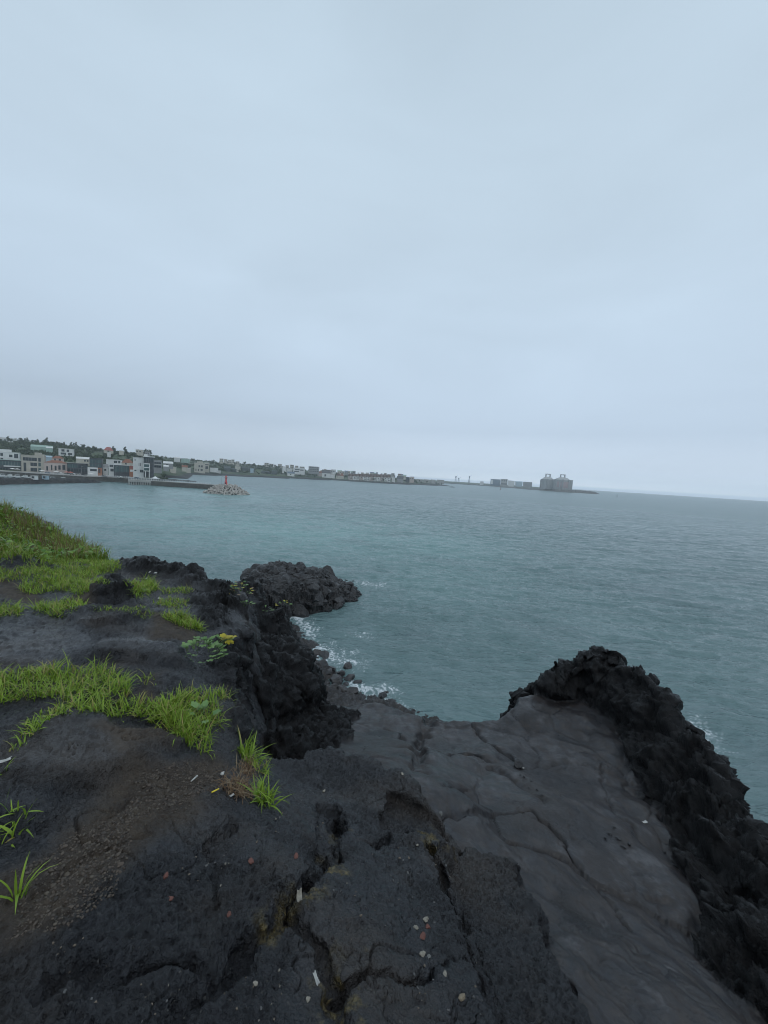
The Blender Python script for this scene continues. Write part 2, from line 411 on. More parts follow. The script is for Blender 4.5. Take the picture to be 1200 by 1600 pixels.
def line(D, *pts): return np.array([P(a, b, D if np.isscalar(D) else D(a, b)) for a, b in pts])
def Dn(a, b):           # depth of the near slab under a pixel, by fixed point iteration on its smooth top
    D = 2.0
    for _ in range(12):
        p = P(a, b, D); D = float(np.clip(EYE-near_top(p[0], p[1]), 1.2, 3.0))
    return D
def Db(a, b):
    D = 4.0
    for _ in range(20):
        p = P(a, b, D); D = .5*D+.5*float(np.clip(EYE-bench_top(p[0], p[1]), 2.8, 5.0))
    return D
near_grooves = [ # (polyline, width, depth)
    (line(Dn,(528,1262),(533,1302),(512,1338),(478,1392),(430,1440),(372,1490),(330,1530),(292,1560),(270,1600)), .050, .10),
    (line(Dn,(440,1415),(470,1440),(500,1478),(522,1525),(532,1570),(538,1610)), .042, .085),
    (line(Dn,(470,1400),(520,1340),(545,1312),(580,1312),(612,1296),(640,1290)), .030, .09),
    (line(Dn,(640,1288),(672,1306),(690,1345),(700,1385),(722,1435),(752,1490),(778,1560),(800,1610)), .042, .14),
    (line(Dn,(525,1540),(580,1528),(640,1530),(690,1512),(720,1500),(735,1492)), .022, .05),
    (line(Dn,(300,1500),(250,1500),(190,1530),(130,1512),(60,1545)), .03, .05),
    (line(Dn,(60,1400),(110,1370),(170,1330),(215,1300)), .03, .03),
    (line(Dn,(160,1285),(200,1255),(230,1240)), .012, .02),
    (line(Dn,(355,1290),(330,1330),(345,1380),(330,1430)), .035, .04),
]
bench_grooves = [
    (line(Db,(648,1205),(655,1180),(652,1160),(664,1140),(668,1118)), .12, .14),
    (line(Db,(640,1165),(622,1150),(600,1142)), .05, .05),
    (line(Db,(678,1178),(700,1182),(720,1174),(745,1182),(770,1192)), .05, .09),
    (line(Db,(738,1132),(752,1152),(775,1172),(806,1186)), .045, .10),
    (line(Db,(690,1282),(740,1272),(790,1264),(830,1272),(856,1292),(882,1318),(905,1350)), .035, .06),
    (line(Db,(945,1196),(940,1215),(950,1245),(962,1275),(975,1290)), .022, .05),
    (line(Db,(935,1374),(958,1408),(985,1442)), .02, .05),
    (line(Db,(942,1432),(965,1470),(985,1490),(1010,1496)), .05, .05),
    (line(Db,(1012,1400),(1046,1412),(1040,1440)), .04, .03),
    (line(Db,(980,1290),(1000,1320),(1030,1345)), .03, .04),
    (line(Db,(770,1200),(815,1230),(850,1262)), .06, .06),
    (line(Db,(690,1238),(730,1228)), .04, .05),
]

def layer(poly, top, slope, x, y, warp, ws, round_=.05, lim=3.2, clipz=None):
    z = np.full(x.shape, -50.0)
    lo = poly[:, :2].min(0); hi = poly[:, :2].max(0)
    m = (x > lo[0]-lim*2) & (x < hi[0]+lim*2) & (y > lo[1]-lim*2) & (y < hi[1]+lim*2)
    if not m.any(): return z, np.full(x.shape, 9.0)
    xs, ys = x[m], y[m]
    d = sdf(poly, xs, ys)
    rr = np.minimum(1, np.hypot(xs, ys)/3)
    d = d+rr*warp*fbm(xs/ws, ys/ws, xs*0+3.1, 4, .55)
    t = top(xs, ys)
    if clipz: t = np.clip(t, *clipz)
    dd = np.maximum(d+round_, 0)
    z[m] = t-slope*(np.sqrt(dd*dd+round_*round_)-round_)
    full = np.full(x.shape, 9.0); full[m] = d
    return z, full

def groove(z, gl, x, y):
    for pl, w, dep in gl:
        lo = pl[:, :2].min(0)-.6; hi = pl[:, :2].max(0)+.6
        m = (x > lo[0]) & (x < hi[0]) & (y > lo[1]) & (y < hi[1])
        if not m.any(): continue
        xs, ys = x[m], y[m]
        wx = xs+.05*fbm(xs*5, ys*5, xs*0, 3); wy = ys+.05*fbm(xs*5, ys*5, xs*0+9, 3)
        d = seg_dist(pl, wx, wy, False)
        k = .55+.9*np.abs(fbm(xs*2.2, ys*2.2, xs*0+5, 2))
        z[m] -= dep*k*np.exp(-(d/(w*k))**2)
    return z

def bumpup(poly, x, y, h, fall, warp=.06, s=.35):
    lo = poly[:, :2].min(0)-1; hi = poly[:, :2].max(0)+1
    m = (x > lo[0]) & (x < hi[0]) & (y > lo[1]) & (y < hi[1])
    o = np.zeros(x.shape)
    if m.any():
        xs, ys = x[m], y[m]
        d = sdf(poly, xs, ys)+warp*fbm(xs/s, ys/s, xs*0+1.7, 3)
        o[m] = h*sstep(fall, -fall, d)
    return o

def terrain(x, y):
    """height, argmax layer id: 0 sea floor 1 shore 2 bench 3 near 4 mid 5 ridge 6 m1 7 m2 8 gully"""
    Z = []
    sd = np.where(inside(shore_poly, x, y), 1, -1)*seg_dist(shore_edge, x, y, False)
    sd = sd+.9*fbm(x/3, y/3, x*0+2, 3)
    shore = np.clip(.05+.30*sd, -3, 7.5)
    Z.append(np.full(x.shape, -3.0)); Z.append(shore)
    zb, db = layer(bench_poly, bench_top, 3.2, x, y, .10, .5, .05, clipz=(14.8, 17.6))
    zb = zb+np.where(db < .6, .10*fbm(x*.9, y*.9, x*0+4, 3)*sstep(.1, -.4, db), 0)
    zb = groove(zb, bench_grooves, x, y); Z.append(zb)
    zn, dn = layer(near_poly, near_top, 2.4, x, y, .16, .55, .07, clipz=(17.3, 19.2))
    zn = groove(zn, near_grooves, x, y)
    zn = zn+bumpup(mound_poly, x, y, .26, .16)+bumpup(bump_a, x, y, .16, .2)+bumpup(rim_poly, x, y, .19, .3, .15, .4)*(.6+.8*np.abs(fbm(x*1.7, y*1.7, x*0, 3)))
    zn = zn+bumpup(slab_poly, x, y, .065, .06)+bumpup(ledge_poly, x, y, .07, .05, .1)+bumpup(ledge2_poly, x, y, .07, .05, .1)
    zn = zn-bumpup(recess1, x, y, .055, .03, .04, .2)-bumpup(recess2, x, y, .09, .03, .05, .2)
    zn = zn+.05*fbm(x*1.1, y*1.1, x*0+8, 3)*sstep(.0, -.5, dn)
    Z.append(zn)
    zm, _ = layer(mid_poly, mid_top, 2.6, x, y, .12, .35, .04, clipz=(17, 18)); Z.append(zm)
    zr, dr = layer(ridge_poly, ridge_top, 2.6, x, y, .22, .6, .08, clipz=(15.4, 17.3))
    zr = zr+.22*sstep(.0, -.35, dr)*(ridged(x*1.3, y*1.3, x*0+2, 4)-.45); Z.append(zr)
    z1, d1 = layer(m1_poly, m1_top, 2.2, x, y, .25, .7, .15, clipz=(16, 18.2))
    z1 = z1+.18*(ridged(x*1.1, y*1.1, x*0+6, 4)-.45)*sstep(.1, -.4, d1); Z.append(z1)
    z2, d2 = layer(m2_poly, m2_top, 2.4, x, y, .25, .7, .15, clipz=(16, 18.2))
    z2 = z2+.2*(ridged(x*1.1, y*1.1, x*0+7, 4)-.45)*sstep(.1, -.4, d2); Z.append(z2)
    zg, dg = layer(gully_poly, gully_top, 2.4, x, y, .3, .7, .15, clipz=(15, 17.6))
    zg = zg+.2*(ridged(x*1.4, y*1.4, x*0+9, 4)-.4)*sstep(.2, -.4, dg); Z.append(zg)
    Z = np.array(Z)
    return Z.max(0), Z.argmax(0), dict(dr=dr, dn=dn, db=db)

AZ = np.concatenate([np.arange(-180, -64, 2.0), np.arange(-64, 61, .135), np.arange(61, 180.1, 2.0)])
AZr = np.radians(AZ)
rd = np.geomspace(.35, 56, 520)
sub = np.arange(0, len(AZ), 2)
xx = np.sin(AZr[sub])[:, None]*rd; yy = np.cos(AZr[sub])[:, None]*rd
zz, _, _ = terrain(xx.ravel(), yy.ravel()); zz = zz.reshape(xx.shape)
dz = np.diff(zz, axis=1); dr_ = np.diff(rd)[None, :]
hh_ = np.maximum(EYE-zz[:, 1:], 1.2); rr_ = rd[None, 1:]
metric = (hh_*dr_+.45*rr_*np.abs(dz))/(rr_**2+hh_**2)+.12*dr_/(rr_+1)
cum = np.concatenate([np.zeros((len(sub), 1)), np.cumsum(metric, 1)], 1)
# smooth across azimuth so that columns stay parallel
k = np.ones(5)/5
cumn = cum/cum[:, -1:]
cumn = np.apply_along_axis(lambda c: np.convolve(np.pad(c, 2, mode='edge'), k, 'valid'), 0, cumn)
NR = 1160
lev = np.linspace(0, 1, NR)
rs = np.array([np.interp(lev, c, rd) for c in cumn])
RR = np.empty((len(AZ), NR))
for j in range(NR): RR[:, j] = np.interp(np.arange(len(AZ)), sub, rs[:, j])
TX = np.sin(AZr)[:, None]*RR; TY = np.cos(AZr)[:, None]*RR
tz, TL, td = terrain(TX.ravel(), TY.ravel())
TZ = tz.reshape(TX.shape); TL = TL.reshape(TX.shape)
for kk in td: td[kk] = td[kk].reshape(TX.shape)

def grid_normals(X, Y, Z):
    Pg = np.stack([X, Y, Z], -1)
    du = np.gradient(Pg, axis=0); dv = np.gradient(Pg, axis=1)
    n = np.cross(dv, du); n /= np.linalg.norm(n, axis=-1, keepdims=True)+1e-12
    n[n[..., 2] < 0] *= -1
    return n
def blur(a, n=2):
    for _ in range(n):
        p = np.pad(a, ((1, 1), (1, 1)), mode='edge')
        a = (p[1:-1, 1:-1]*2+p[:-2, 1:-1]+p[2:, 1:-1]+p[1:-1, :-2]+p[1:-1, 2:])/6
    return a

is_bench = (TL == 2).astype(float); is_ridge = (TL == 5).astype(float)
is_rough = np.isin(TL, (6, 7, 8)).astype(float); is_shore = (TL <= 1).astype(float)
N0 = grid_normals(TX, TY, blur(TZ, 3))
steep = sstep(.75, .35, N0[..., 2])
bench_b = blur(is_bench, 4); ridge_b = blur(is_ridge, 4); rough_b = blur(is_rough, 4); shore_b = blur(is_shore, 3)
flat_bench = bench_b*(1-steep)
near_r = np.hypot(TX, TY)
# soft platform zones inside the near slab: wet smooth skins on the left
def maskpx(polys, fn=Dn, fall=.08, warp=.12, s=.4):
    m = np.zeros(TX.shape)
    for pl in polys:
        m = np.maximum(m, bumpup(line(fn, *pl), TX.ravel(), TY.ravel(), 1, fall, warp, s).reshape(TX.shape))
    return m
soil = maskpx([[(215,1195),(290,1185),(352,1195),(345,1225),(300,1262),(235,1285),(205,1330),(185,1390),(120,1440),(20,1470),(-40,1400),(20,1360),(80,1330),(120,1290),(160,1270)],
               [(150,1150),(250,1140),(290,1155),(280,1185),(215,1180)],[(205,1060),(260,1050),(250,1100),(215,1110)],
               [(225,955),(300,965),(310,1000),(240,1000)],[(90,935),(150,925),(145,950),(95,955)],[(0,905),(70,915),(60,940),(0,935)]])
moss = maskpx([[(495,1370),(530,1290),(545,1295),(535,1340),(500,1390)],[(400,1440),(470,1385),(490,1400),(420,1470)],
               [(520,1500),(545,1520),(545,1610),(512,1610)],[(545,1515),(590,1525),(580,1555),(545,1550)],[(665,1280),(702,1285),(700,1325),(672,1312)]], fall=.05, warp=.1, s=.15)
wetm = maskpx([[(-40,965),(60,958),(140,965),(150,1000),(100,1035),(-40,1040)],[(130,1005),(220,1000),(250,1015),(150,1020)],[(80,1130),(150,1130),(220,1165),(120,1200),(60,1190)],
               [(310,915),(345,930),(330,945),(300,935)],[(90,925),(140,922),(135,938),(95,940)]], fall=.1)
rustp = maskpx([[(300,1400),(440,1330),(460,1350),(330,1470)]], fall=.12)
X, Y, Z = TX, TY, TZ
wetm = blur(wetm, 3)
amp_big = .36*ridge_b+.34*rough_b+.16*steep*(1-ridge_b)*(1-rough_b)*(1-.75*bench_b)+.5*shore_b
amp_big = amp_big*np.minimum(1, near_r/4)
amp_mid = .015+.055*ridge_b+.05*rough_b+.03*steep-.0135*flat_bench-.006*soil*(TL == 3)
amp_fine = .0085-.0066*flat_bench+.006*ridge_b+.007*rough_b
rimb = bumpup(rim_poly, TX.ravel(), TY.ravel(), 1, .3).reshape(TX.shape)+bumpup(mound_poly, TX.ravel(), TY.ravel(), 1, .1).reshape(TX.shape)
rimb = np.clip(rimb+maskpx([[(20,866),(46,862),(60,874),(30,882)],[(286,930),(345,916),(376,945),(366,990),(330,985),(300,955)],[(345,1000),(374,980),(380,1045),(362,1070),(340,1046)],[(372,1078),(392,1110),(420,1160),(396,1150),(375,1110)],[(225,885),(300,890),(300,902),(230,898)]], fall=.12, warp=.2), 0, 1.2)
amp_big = amp_big+.19*rimb*(TL == 3); amp_mid = amp_mid+.06*rimb*(TL == 3); amp_fine = amp_fine+.006*rimb*(TL == 3)
sh = X.shape
def N3(fn, f, *a, **kw): return fn((X*f).ravel(), (Y*f).ravel(), (Z*f).ravel(), *a, **kw).reshape(sh)
# clinker: folded, blocky displacement on crest and cliffs
wx = .35*N3(fbm, .9, 3, s=3)
d_big = (N3(ridged, .95, 4, .55, s=1)-.5)*.9+.45*N3(fbm, 2.4, 3, .5, s=5)
wy = .6*N3(fbm, 2.1, 3, s=33)
f1, f2, cid = worley((X*1.5+wx+wy).ravel(), (Y*2.2+wx-wy).ravel(), (Z*3.0+wy).ravel(), 4)
blk = ((cid-.5)*.9-np.exp(-((f2-f1)/.08)**2)*.30).reshape(sh)
f1, f2, cid = worley((X*5.2+wy).ravel(), (Y*6.2-wy).ravel(), (Z*8.0+wx).ravel(), 44)
blk2 = ((cid-.5)*.8-np.exp(-((f2-f1)/.09)**2)*.30).reshape(sh)*(.15+1.3*sstep(-.1, .3, N3(fbm, .8, 3, s=45)))
d_big = d_big*.75+.28*blk+.22*blk2
d_sheet = ridged((X*2.7+wx).ravel(), (Y*.75).ravel(), (Z*2.4).ravel(), 5, .55, s=15).reshape(sh)-.5
d_big = d_big+.75*ridge_b*d_sheet
d_mid = N3(ridged, 5.5, 5, .62, s=2)-.5+.5*N3(fbm, 3.1, 3, s=9)
d_fine = N3(fbm, 26, 3, .6, s=6)
f1, f2, cid = worley((X*30).ravel(), (Y*30).ravel(), (Z*30).ravel(), 8)
pits = -np.exp(-(f1.reshape(sh)/.34)**2)*(cid.reshape(sh) > .3)*1.35
f1, f2, cid = worley((X*58).ravel(), (Y*58).ravel(), (Z*58).ravel(), 18)
pits = pits-.6*np.exp(-(f1.reshape(sh)/.36)**2)*(cid.reshape(sh) > .4)
cr = N3(fbm, 1.2, 4, .55, s=12)
crack = -np.exp(-(cr/.018)**2)*sstep(.0, .25, N3(fbm, .8, 2, s=14))
amp_fine0 = amp_fine
disp = amp_big*d_big+amp_mid*d_mid+amp_fine*(d_fine+.9*pits)+(.009*flat_bench+.02*(1-flat_bench))*crack
pl = N3(fbm, 2.6, 5, .55, s=51)*5.5+.6*N3(fbm, 9, 3, s=52)
plates = (np.floor(pl)+sstep(.0, .12, pl-np.floor(pl))-pl*.85)
cr2 = N3(fbm, 2.7, 4, .6, s=16); skin = sstep(-.02, .22, N3(fbm, 1.35, 4, .55, s=61))*(TL == 3)*(1-steep)*(1-soil)*(1-np.clip(rimb, 0, 1)); skin = blur(skin, 2)
crack2 = -np.exp(-(cr2/.012)**2)*sstep(.02, .2, N3(fbm, 1.1, 2, s=17))
disp = disp+(.016*(1-flat_bench)+.0015*flat_bench)*crack2
disp = disp+.012*plates*(1-flat_bench)*(1-steep)*(1-.8*soil)*np.minimum(1, near_r/2)
fx = X*.8+Y*.6; fy = -X*.6+Y*.8
flow = fbm((fx*5.5).ravel(), (fy*1.3).ravel(), (Z*1.5).ravel(), 5, .55, s=53).reshape(sh)
disp = disp+flat_bench*.003*flow*np.minimum(1, near_r/5)
pb_ = N3(fbm, 1.5, 4, .5, s=54)*4; disp = disp+flat_bench*.0012*(np.floor(pb_)+sstep(0, .12, pb_-np.floor(pb_))-pb_*.9)
lw = .28*N3(fbm, .9, 3, s=23); f1, f2, cid = worley((X*.95+lw).ravel(), (Y*.75-lw).ravel(), 0*X.ravel(), 24, three=False)
lob = (np.clip(1-f1*f1*1.3, 0, 1)*.9+.5*(cid-.5)).reshape(sh); cre = -np.exp(-((f2-f1).reshape(sh)/.035)**2)*sstep(-.15, .2, N3(fbm, .9, 2, s=25))
disp = disp+flat_bench*(.085*(lob-.5)+.014*cre*np.minimum(1, near_r/5))
disp = disp+flat_bench*(.03*N3(fbm, 2.2, 3, .5, s=21)+.003*N3(ridged, 3.5, 3, .5, s=22))
disp = disp-(1-steep)*np.clip(.7*skin+.6*wetm*(TL == 3), 0, .7)*(amp_fine*(d_fine+.9*pits)+.55*amp_mid*d_mid)
N1 = grid_normals(TX, TY, blur(TZ, 8))
TX = X+disp*N1[..., 0]; TY = Y+disp*N1[..., 1]; TZ = Z+disp*N1[..., 2]
RB = np.hypot(X, Y)

smoothmask = np.clip(flat_bench*1.1-.1, 0, 1)*(1-.0*ridge_b)
smoothmask = smoothmask*sstep(-.25, .15, .5+N3(fbm, 1.1, 4, s=31))*(1-.5*sstep(.1, .35, N3(fbm, .7, 4, s=32)))
soilm = np.clip(soil*(TL == 3)+rustp*.35*(TL == 3)+shore_b*.2, 0, 1)
moss = moss*sstep(-.08, .18, N3(fbm, 7, 4, .6, s=35))
msk = np.stack([smoothmask, soilm, moss*(TL == 3), np.clip(wetm*(TL == 3)+.55*skin, 0, 1)], -1)

na = len(AZ)
clk = np.stack([np.clip(ridge_b+rough_b+rimb*(TL == 3), 0, 1)]*3+[TX*0+1], -1).reshape(-1, 4)
idx = np.arange(na*NR).reshape(na, NR)
quads = np.stack([idx[:-1, :-1], idx[:-1, 1:], idx[1:, 1:], idx[1:, :-1]], -1).reshape(-1, 4)
V = np.stack([TX, TY, TZ], -1).reshape(-1, 3)
fl = TL[:-1, :-1].ravel()
zq = TZ[:-1, :-1].ravel(); keepq = (zq > -1.2)
rq = RB[:-1, :-1].ravel()

def submesh(name, sel):
    q = quads[sel]; u, inv = np.unique(q, return_inverse=True)
    return mesh_np(name, V[u], inv.reshape(-1, 4), MAT['rock'], attrs={'mask': msk.reshape(-1, 4)[u], 'clinker': clk[u]})
ridge_sel = (fl == 5) & keepq & (td['dr'][:-1, :-1].ravel() < .5)
xm, ym = X[:-1, :-1].ravel(), Y[:-1, :-1].ravel()
mound_sel = (bumpup(mound_poly, xm, ym, 1, .14) > .25) & (fl == 3)
spur_sel = np.isin(fl, (6, 7)) & keepq
rest = keepq & ~ridge_sel & ~mound_sel & ~spur_sel
tag(submesh('terrain', rest), 'black and grey wet lava ground falling to a smooth shelf above the sea', 'lava ground', kind='structure')
tag(submesh('rock_ridge', ridge_sel), 'jagged black crest of clinkery lava along the outer edge of the smooth grey shelf', 'rock ridge')
tag(submesh('rock_mound', mound_sel), 'small hollow-faced black lava mound rising between the strips of grass', 'rock mound')
tag(submesh('rock_spur', spur_sel), 'rugged black lava spur dropping to the cove just beyond the leafy herb', 'rock spur')

# ground lookups --------------------------------------------------
def ground(x, y):
    a = math.degrees(math.atan2(x, y)); i = int(np.clip(np.searchsorted(AZ, a), 1, na-1))
    if a-AZ[i-1] < AZ[i]-a: i -= 1
    return float(np.interp(math.hypot(x, y), RB[i], TZ[i]))
_vp = V-np.array([0, 0, EYE])
_w = _vp@fwd; _w = np.where(_w > .05, _w, np.nan)
_sx = (600+F*(_vp@RIGHT)/_w).reshape(na, NR); _sy = (800-F*(_vp@UP)/_w).reshape(na, NR)
NRM = grid_normals(TX, TY, blur(TZ, 2))
def hit(px, py):
    """nearest ground point seen at a pixel of the reference frame, with its normal"""
    c = np.where((np.abs(_sx-px) < 3) & (np.abs(_sy-py) < 3), RB, np.inf)
    i = np.unravel_index(np.argmin(c), c.shape)
    if not np.isfinite(c[i]):
        d = np.nan_to_num((_sx-px)**2+(_sy-py)**2, nan=1e9)+RB*.01; i = np.unravel_index(np.argmin(d), d.shape)
    return V.reshape(na, NR, 3)[i], NRM[i]
# ------------------------------------------------------------------ water
def wave_field(x, y):
    r = np.hypot(x, y)
    h = np.zeros(x.shape)
    wx = x+1.6*fbm(x/9, y/9, x*0, 2, s=41); wy = y+1.6*fbm(x/9, y/9, x*0+5, 2, s=42)
    ang = R(-99)      # crests run from far left to near right
    for i, (L, A, da, st) in enumerate(((6.2, .060, 0, 3.2), (3.4, .048, .22, 3.0), (1.9, .036, -.2, 2.6), (1.05, .022, .15, 2.2))):
        c, s = math.cos(ang+da), math.sin(ang+da)
        u = (wx*c+wy*s)/L; v = (-wx*s+wy*c)/(L*st)
        n = 1-2*np.abs(perlin(u*1.35, v*1.35, x*0+i*3.3, 50+i))
        h += 4.0*A*(n-.45)*sstep(1.0, .3, r*.0026*2.2/L)
    return h
wr_ = np.concatenate([np.geomspace(7, 15, 60)[:-1], np.geomspace(15, 420, 760)[:-1], np.geomspace(420, 4300, 70)])
WA = np.concatenate([np.arange(-180, -64, 3.0), np.arange(-64, 61, .16), np.arange(61, 180.1, 3.0)]); WAr = np.radians(WA)
WX = np.sin(WAr)[:, None]*wr_; WY = np.cos(WAr)[:, None]*wr_
WZ = wave_field(WX.ravel(), WY.ravel()).reshape(WX.shape)*np.minimum(1, wr_/60)[None, :]**.4
def wline(*pts): return np.array([P(a, b, EYE) for a, b in pts])
foam_lines = [(wline((463,966),(472,975),(480,985),(485,992)), 1.1, 1.0), (wline((497,1012),(508,1022),(522,1030),(536,1034),(552,1038)), 1.1, .95), (wline((520,1010),(540,1022),(556,1020)), .7, .55),
    (wline((552,1072),(574,1082),(596,1086),(606,1080)), .75, 1.0), (wline((576,1094),(604,1096),(622,1108)), .7, .9), (wline((566,912),(578,913),(592,915)), 1.3, .8),
    (wline((555,992),(566,990),(575,996)), .7, .5), (wline((1088,1122),(1098,1140),(1112,1160),(1124,1166)), .8, .50), (wline((1092,1150),(1106,1176)), .6, .40),(wline((500,1030),(505,1042)), .7, .8),
    (wline((606,1104),(640,1116)), .5, .5)]
fm = np.zeros(WX.shape)
for pl, w, a in foam_lines:
    lo = pl.min(0)-6; hi = pl.max(0)+6
    m = (WX > lo[0]) & (WX < hi[0]) & (WY > lo[1]) & (WY < hi[1])
    xs, ys = WX[m], WY[m]
    d = seg_dist(pl, xs+.8*fbm(xs/1.5, ys/1.5, xs*0, 3), ys+.8*fbm(xs/1.5, ys/1.5, xs*0+4, 3), False)
    fm[m] = np.maximum(fm[m], a*np.exp(-(d/w)**2))
m = fm > .02
lace = ridged(WX[m]*1.9, WY[m]*1.9, WX[m]*0+1, 4, .6, s=61)
fo = np.zeros(WX.shape); fo[m] = sstep(.60, .84, lace*.82+fm[m]*.265)
WZ = WZ+.10*fm
# shallow sand patches where the bay turns turquoise
tq = np.zeros(WX.shape)
for (px, py, rx, ry, a) in ((215, 800, 240, 26, 1), (430, 830, 300, 40, .9), (640, 850, 180, 38, .65), (330, 775, 160, 12, .8), (700, 900, 160, 40, .35)):
    Wd = np.stack([WX, WY, WX*0-EYE], -1); w = Wd@fwd; w = np.where(w > .1, w, np.nan)
    sx = 600+F*(Wd@RIGHT)/w; sy = 800-F*(Wd@UP)/w
    sy = sy-(sx-px)*.06
    q = ((sx-px)/rx)**2+((sy-py)/ry)**2
    tq = np.maximum(tq, np.nan_to_num(a*np.exp(-q)))
wa = np.stack([tq, fo, fm, fm*0+1], -1).reshape(-1, 4)
nw = len(WA); nwr = len(wr_)
widx = np.arange(nw*nwr).reshape(nw, nwr)
wq = np.stack([widx[:-1, :-1], widx[:-1, 1:], widx[1:, 1:], widx[1:, :-1]], -1).reshape(-1, 4)
WV = np.stack([WX, WY, WZ], -1).reshape(-1, 3)

def water_material():
    t = NT('sea_water')
    col, al = t.attr('sea')
    r, g, b = t.sep(col)[:3]
    n = t.noise(.02, 4, .6)
    deep = t.mix(t.ramp(n, .35, .65), (.112, .182, .188), (.130, .204, .208))
    c = t.mix(r, deep, (.200, .345, .338))
    c = t.mix(t.math('MULTIPLY', t.ramp(t.noise(.06, 5, .6), .5, .7), .45), c, (.112, .158, .170))
    c = t.mix(t.math('MULTIPLY', b, .6), c, (.16, .23, .24)); c = t.mix(t.math('MULTIPLY', g, .85), c, (.50, .56, .58))
    m = t.n('ShaderNodeMapping'); t.put(m.inputs['Vector'], t.pos())
    m.inputs['Rotation'].default_value = (0, 0, R(28)); m.inputs['Scale'].default_value = (.30, 1.2, 1)
    h1 = t.noise(1.7, 6, .58, m.outputs[0], .4); h2 = t.noise(.22, 5, .6, m.outputs[0], .3)
    mw = t.n('ShaderNodeMapping'); t.put(mw.inputs['Vector'], t.pos()); mw.inputs['Scale'].default_value = (.35, 1, 1)
    wp_ = t.ramp(t.noise(.035, 4, .6, mw.outputs[0]), .35, .65, .45, 1.3)
    nb = t.bump(t.math('MULTIPLY', h1, wp_), .36, 1.); nb = t.bump(h2, 1.3, .9, nb)
    t.set(Base_Color=c, Roughness=t.ramp(t.dist(), 60, 500, .11, .30), IOR=1.333, Normal=nb)
    t.b.inputs['Specular IOR Level'].default_value = .5
    return t.m
def foam_material():
    t = NT('sea_foam')
    c = t.mix(t.ramp(t.noise(3, 6, .7), .38, .6), (.26, .32, .34), (.62, .66, .68))
    t.set(Base_Color=c, Roughness=.7, Normal=t.bump(t.noise(6, 6, .7), .06, .8))
    return t.m
MAT['water'] = water_material(); MAT['foam'] = foam_material()
fsel = fo.ravel()[wq].mean(1) > .5
tag(mesh_np('sea', WV, wq[~fsel], MAT['water'], attrs={'sea': wa}), 'rippled grey green sea water filling the bay to the horizon', 'sea', kind='structure')
u, inv = np.unique(wq[fsel], return_inverse=True)
tag(mesh_np('foam', WV[u], inv.reshape(-1, 4), MAT['foam']), 'white wave foam breaking along the dark cove rocks', 'foam', kind='stuff')

# ------------------------------------------------------------------ sky, sun, haze
w = bpy.data.worlds.new('World'); SC.world = w; w.use_nodes = True
nt = w.node_tree; nt.nodes.clear()
SUN_EL, SUN_AZ = R(58), R(150)
def wn(typ, **kw):
    o = nt.nodes.new(typ)
    for k_, v_ in kw.items(): setattr(o, k_, v_)
    return o
L = nt.links.new
wo = wn('ShaderNodeOutputWorld'); bg = wn('ShaderNodeBackground'); bg.inputs[1].default_value = .10
sky = wn('ShaderNodeTexSky', sky_type='NISHITA'); sky.sun_disc = False; sky.sun_elevation = SUN_EL; sky.sun_rotation = SUN_AZ
sky.dust_density = 4; sky.air_density = 1; sky.altitude = 0
tc = wn('ShaderNodeTexCoord'); sepx = wn('ShaderNodeSeparateXYZ'); L(tc.outputs['Generated'], sepx.inputs[0])
rampn = wn('ShaderNodeValToRGB'); L(sepx.outputs['Z'], rampn.inputs[0])
cr_ = rampn.color_ramp
def srgb(h): return tuple(((v/255+.055)/1.055)**2.4 if v > 10 else v/255/12.92 for v in h)
stops = [(-.02, (190,208,226)), (.0, (224,237,250)), (.035, (208,223,240)), (.12, (182,199,217)), (.30, (184,202,219)), (.55, (184,202,217)), (.80, (176,194,208)), (1., (168,185,197))]
SKY_GAIN = 11.9
while len(cr_.elements) < len(stops): cr_.elements.new(.5)
for e, (p_, c_) in zip(cr_.elements, stops):
    e.position = max(0, p_); c_ = srgb(c_); e.color = (*c_, 1)
# slow streaky cloud
mp = wn('ShaderNodeMapping'); mp.inputs['Scale'].default_value = (1.1, 1.1, 3.2); L(tc.outputs['Generated'], mp.inputs[0])
cn = wn('ShaderNodeTexNoise'); cn.inputs['Scale'].default_value = 1.5; cn.inputs['Detail'].default_value = 6; cn.inputs['Roughness'].default_value = .5
cn.inputs['Distortion'].default_value = .5; L(mp.outputs[0], cn.inputs['Vector'])
mr = wn('ShaderNodeMapRange'); L(cn.outputs['Fac'], mr.inputs[0]); mr.inputs[1].default_value = .3; mr.inputs[2].default_value = .7
mr.inputs[3].default_value = .94; mr.inputs[4].default_value = 1.05
# the bank of low grey cloud over the land on the left
nx = wn('ShaderNodeMapRange'); nx.interpolation_type = 'SMOOTHSTEP'; L(sepx.outputs['X'], nx.inputs[0]); nx.inputs[1].default_value = -.75; nx.inputs[2].default_value = .30
nx.inputs[3].default_value = 1; nx.inputs[4].default_value = 0
nz = wn('ShaderNodeMapRange'); nz.interpolation_type = 'SMOOTHSTEP'; L(sepx.outputs['Z'], nz.inputs[0]); nz.inputs[1].default_value = .02; nz.inputs[2].default_value = .36
nz.inputs[3].default_value = 1; nz.inputs[4].default_value = 0
mm = wn('ShaderNodeMath', operation='MULTIPLY'); L(nx.outputs[0], mm.inputs[0]); L(nz.outputs[0], mm.inputs[1])
m2 = wn('ShaderNodeMath', operation='MULTIPLY_ADD'); L(mm.outputs[0], m2.inputs[0]); m2.inputs[1].default_value = -.22; m2.inputs[2].default_value = 1
hx_ = wn('ShaderNodeMapRange'); hx_.interpolation_type = 'SMOOTHSTEP'; L(sepx.outputs['X'], hx_.inputs[0]); hx_.inputs[1].default_value = -.45; hx_.inputs[2].default_value = .45; hx_.inputs[3].default_value = 0; hx_.inputs[4].default_value = .22
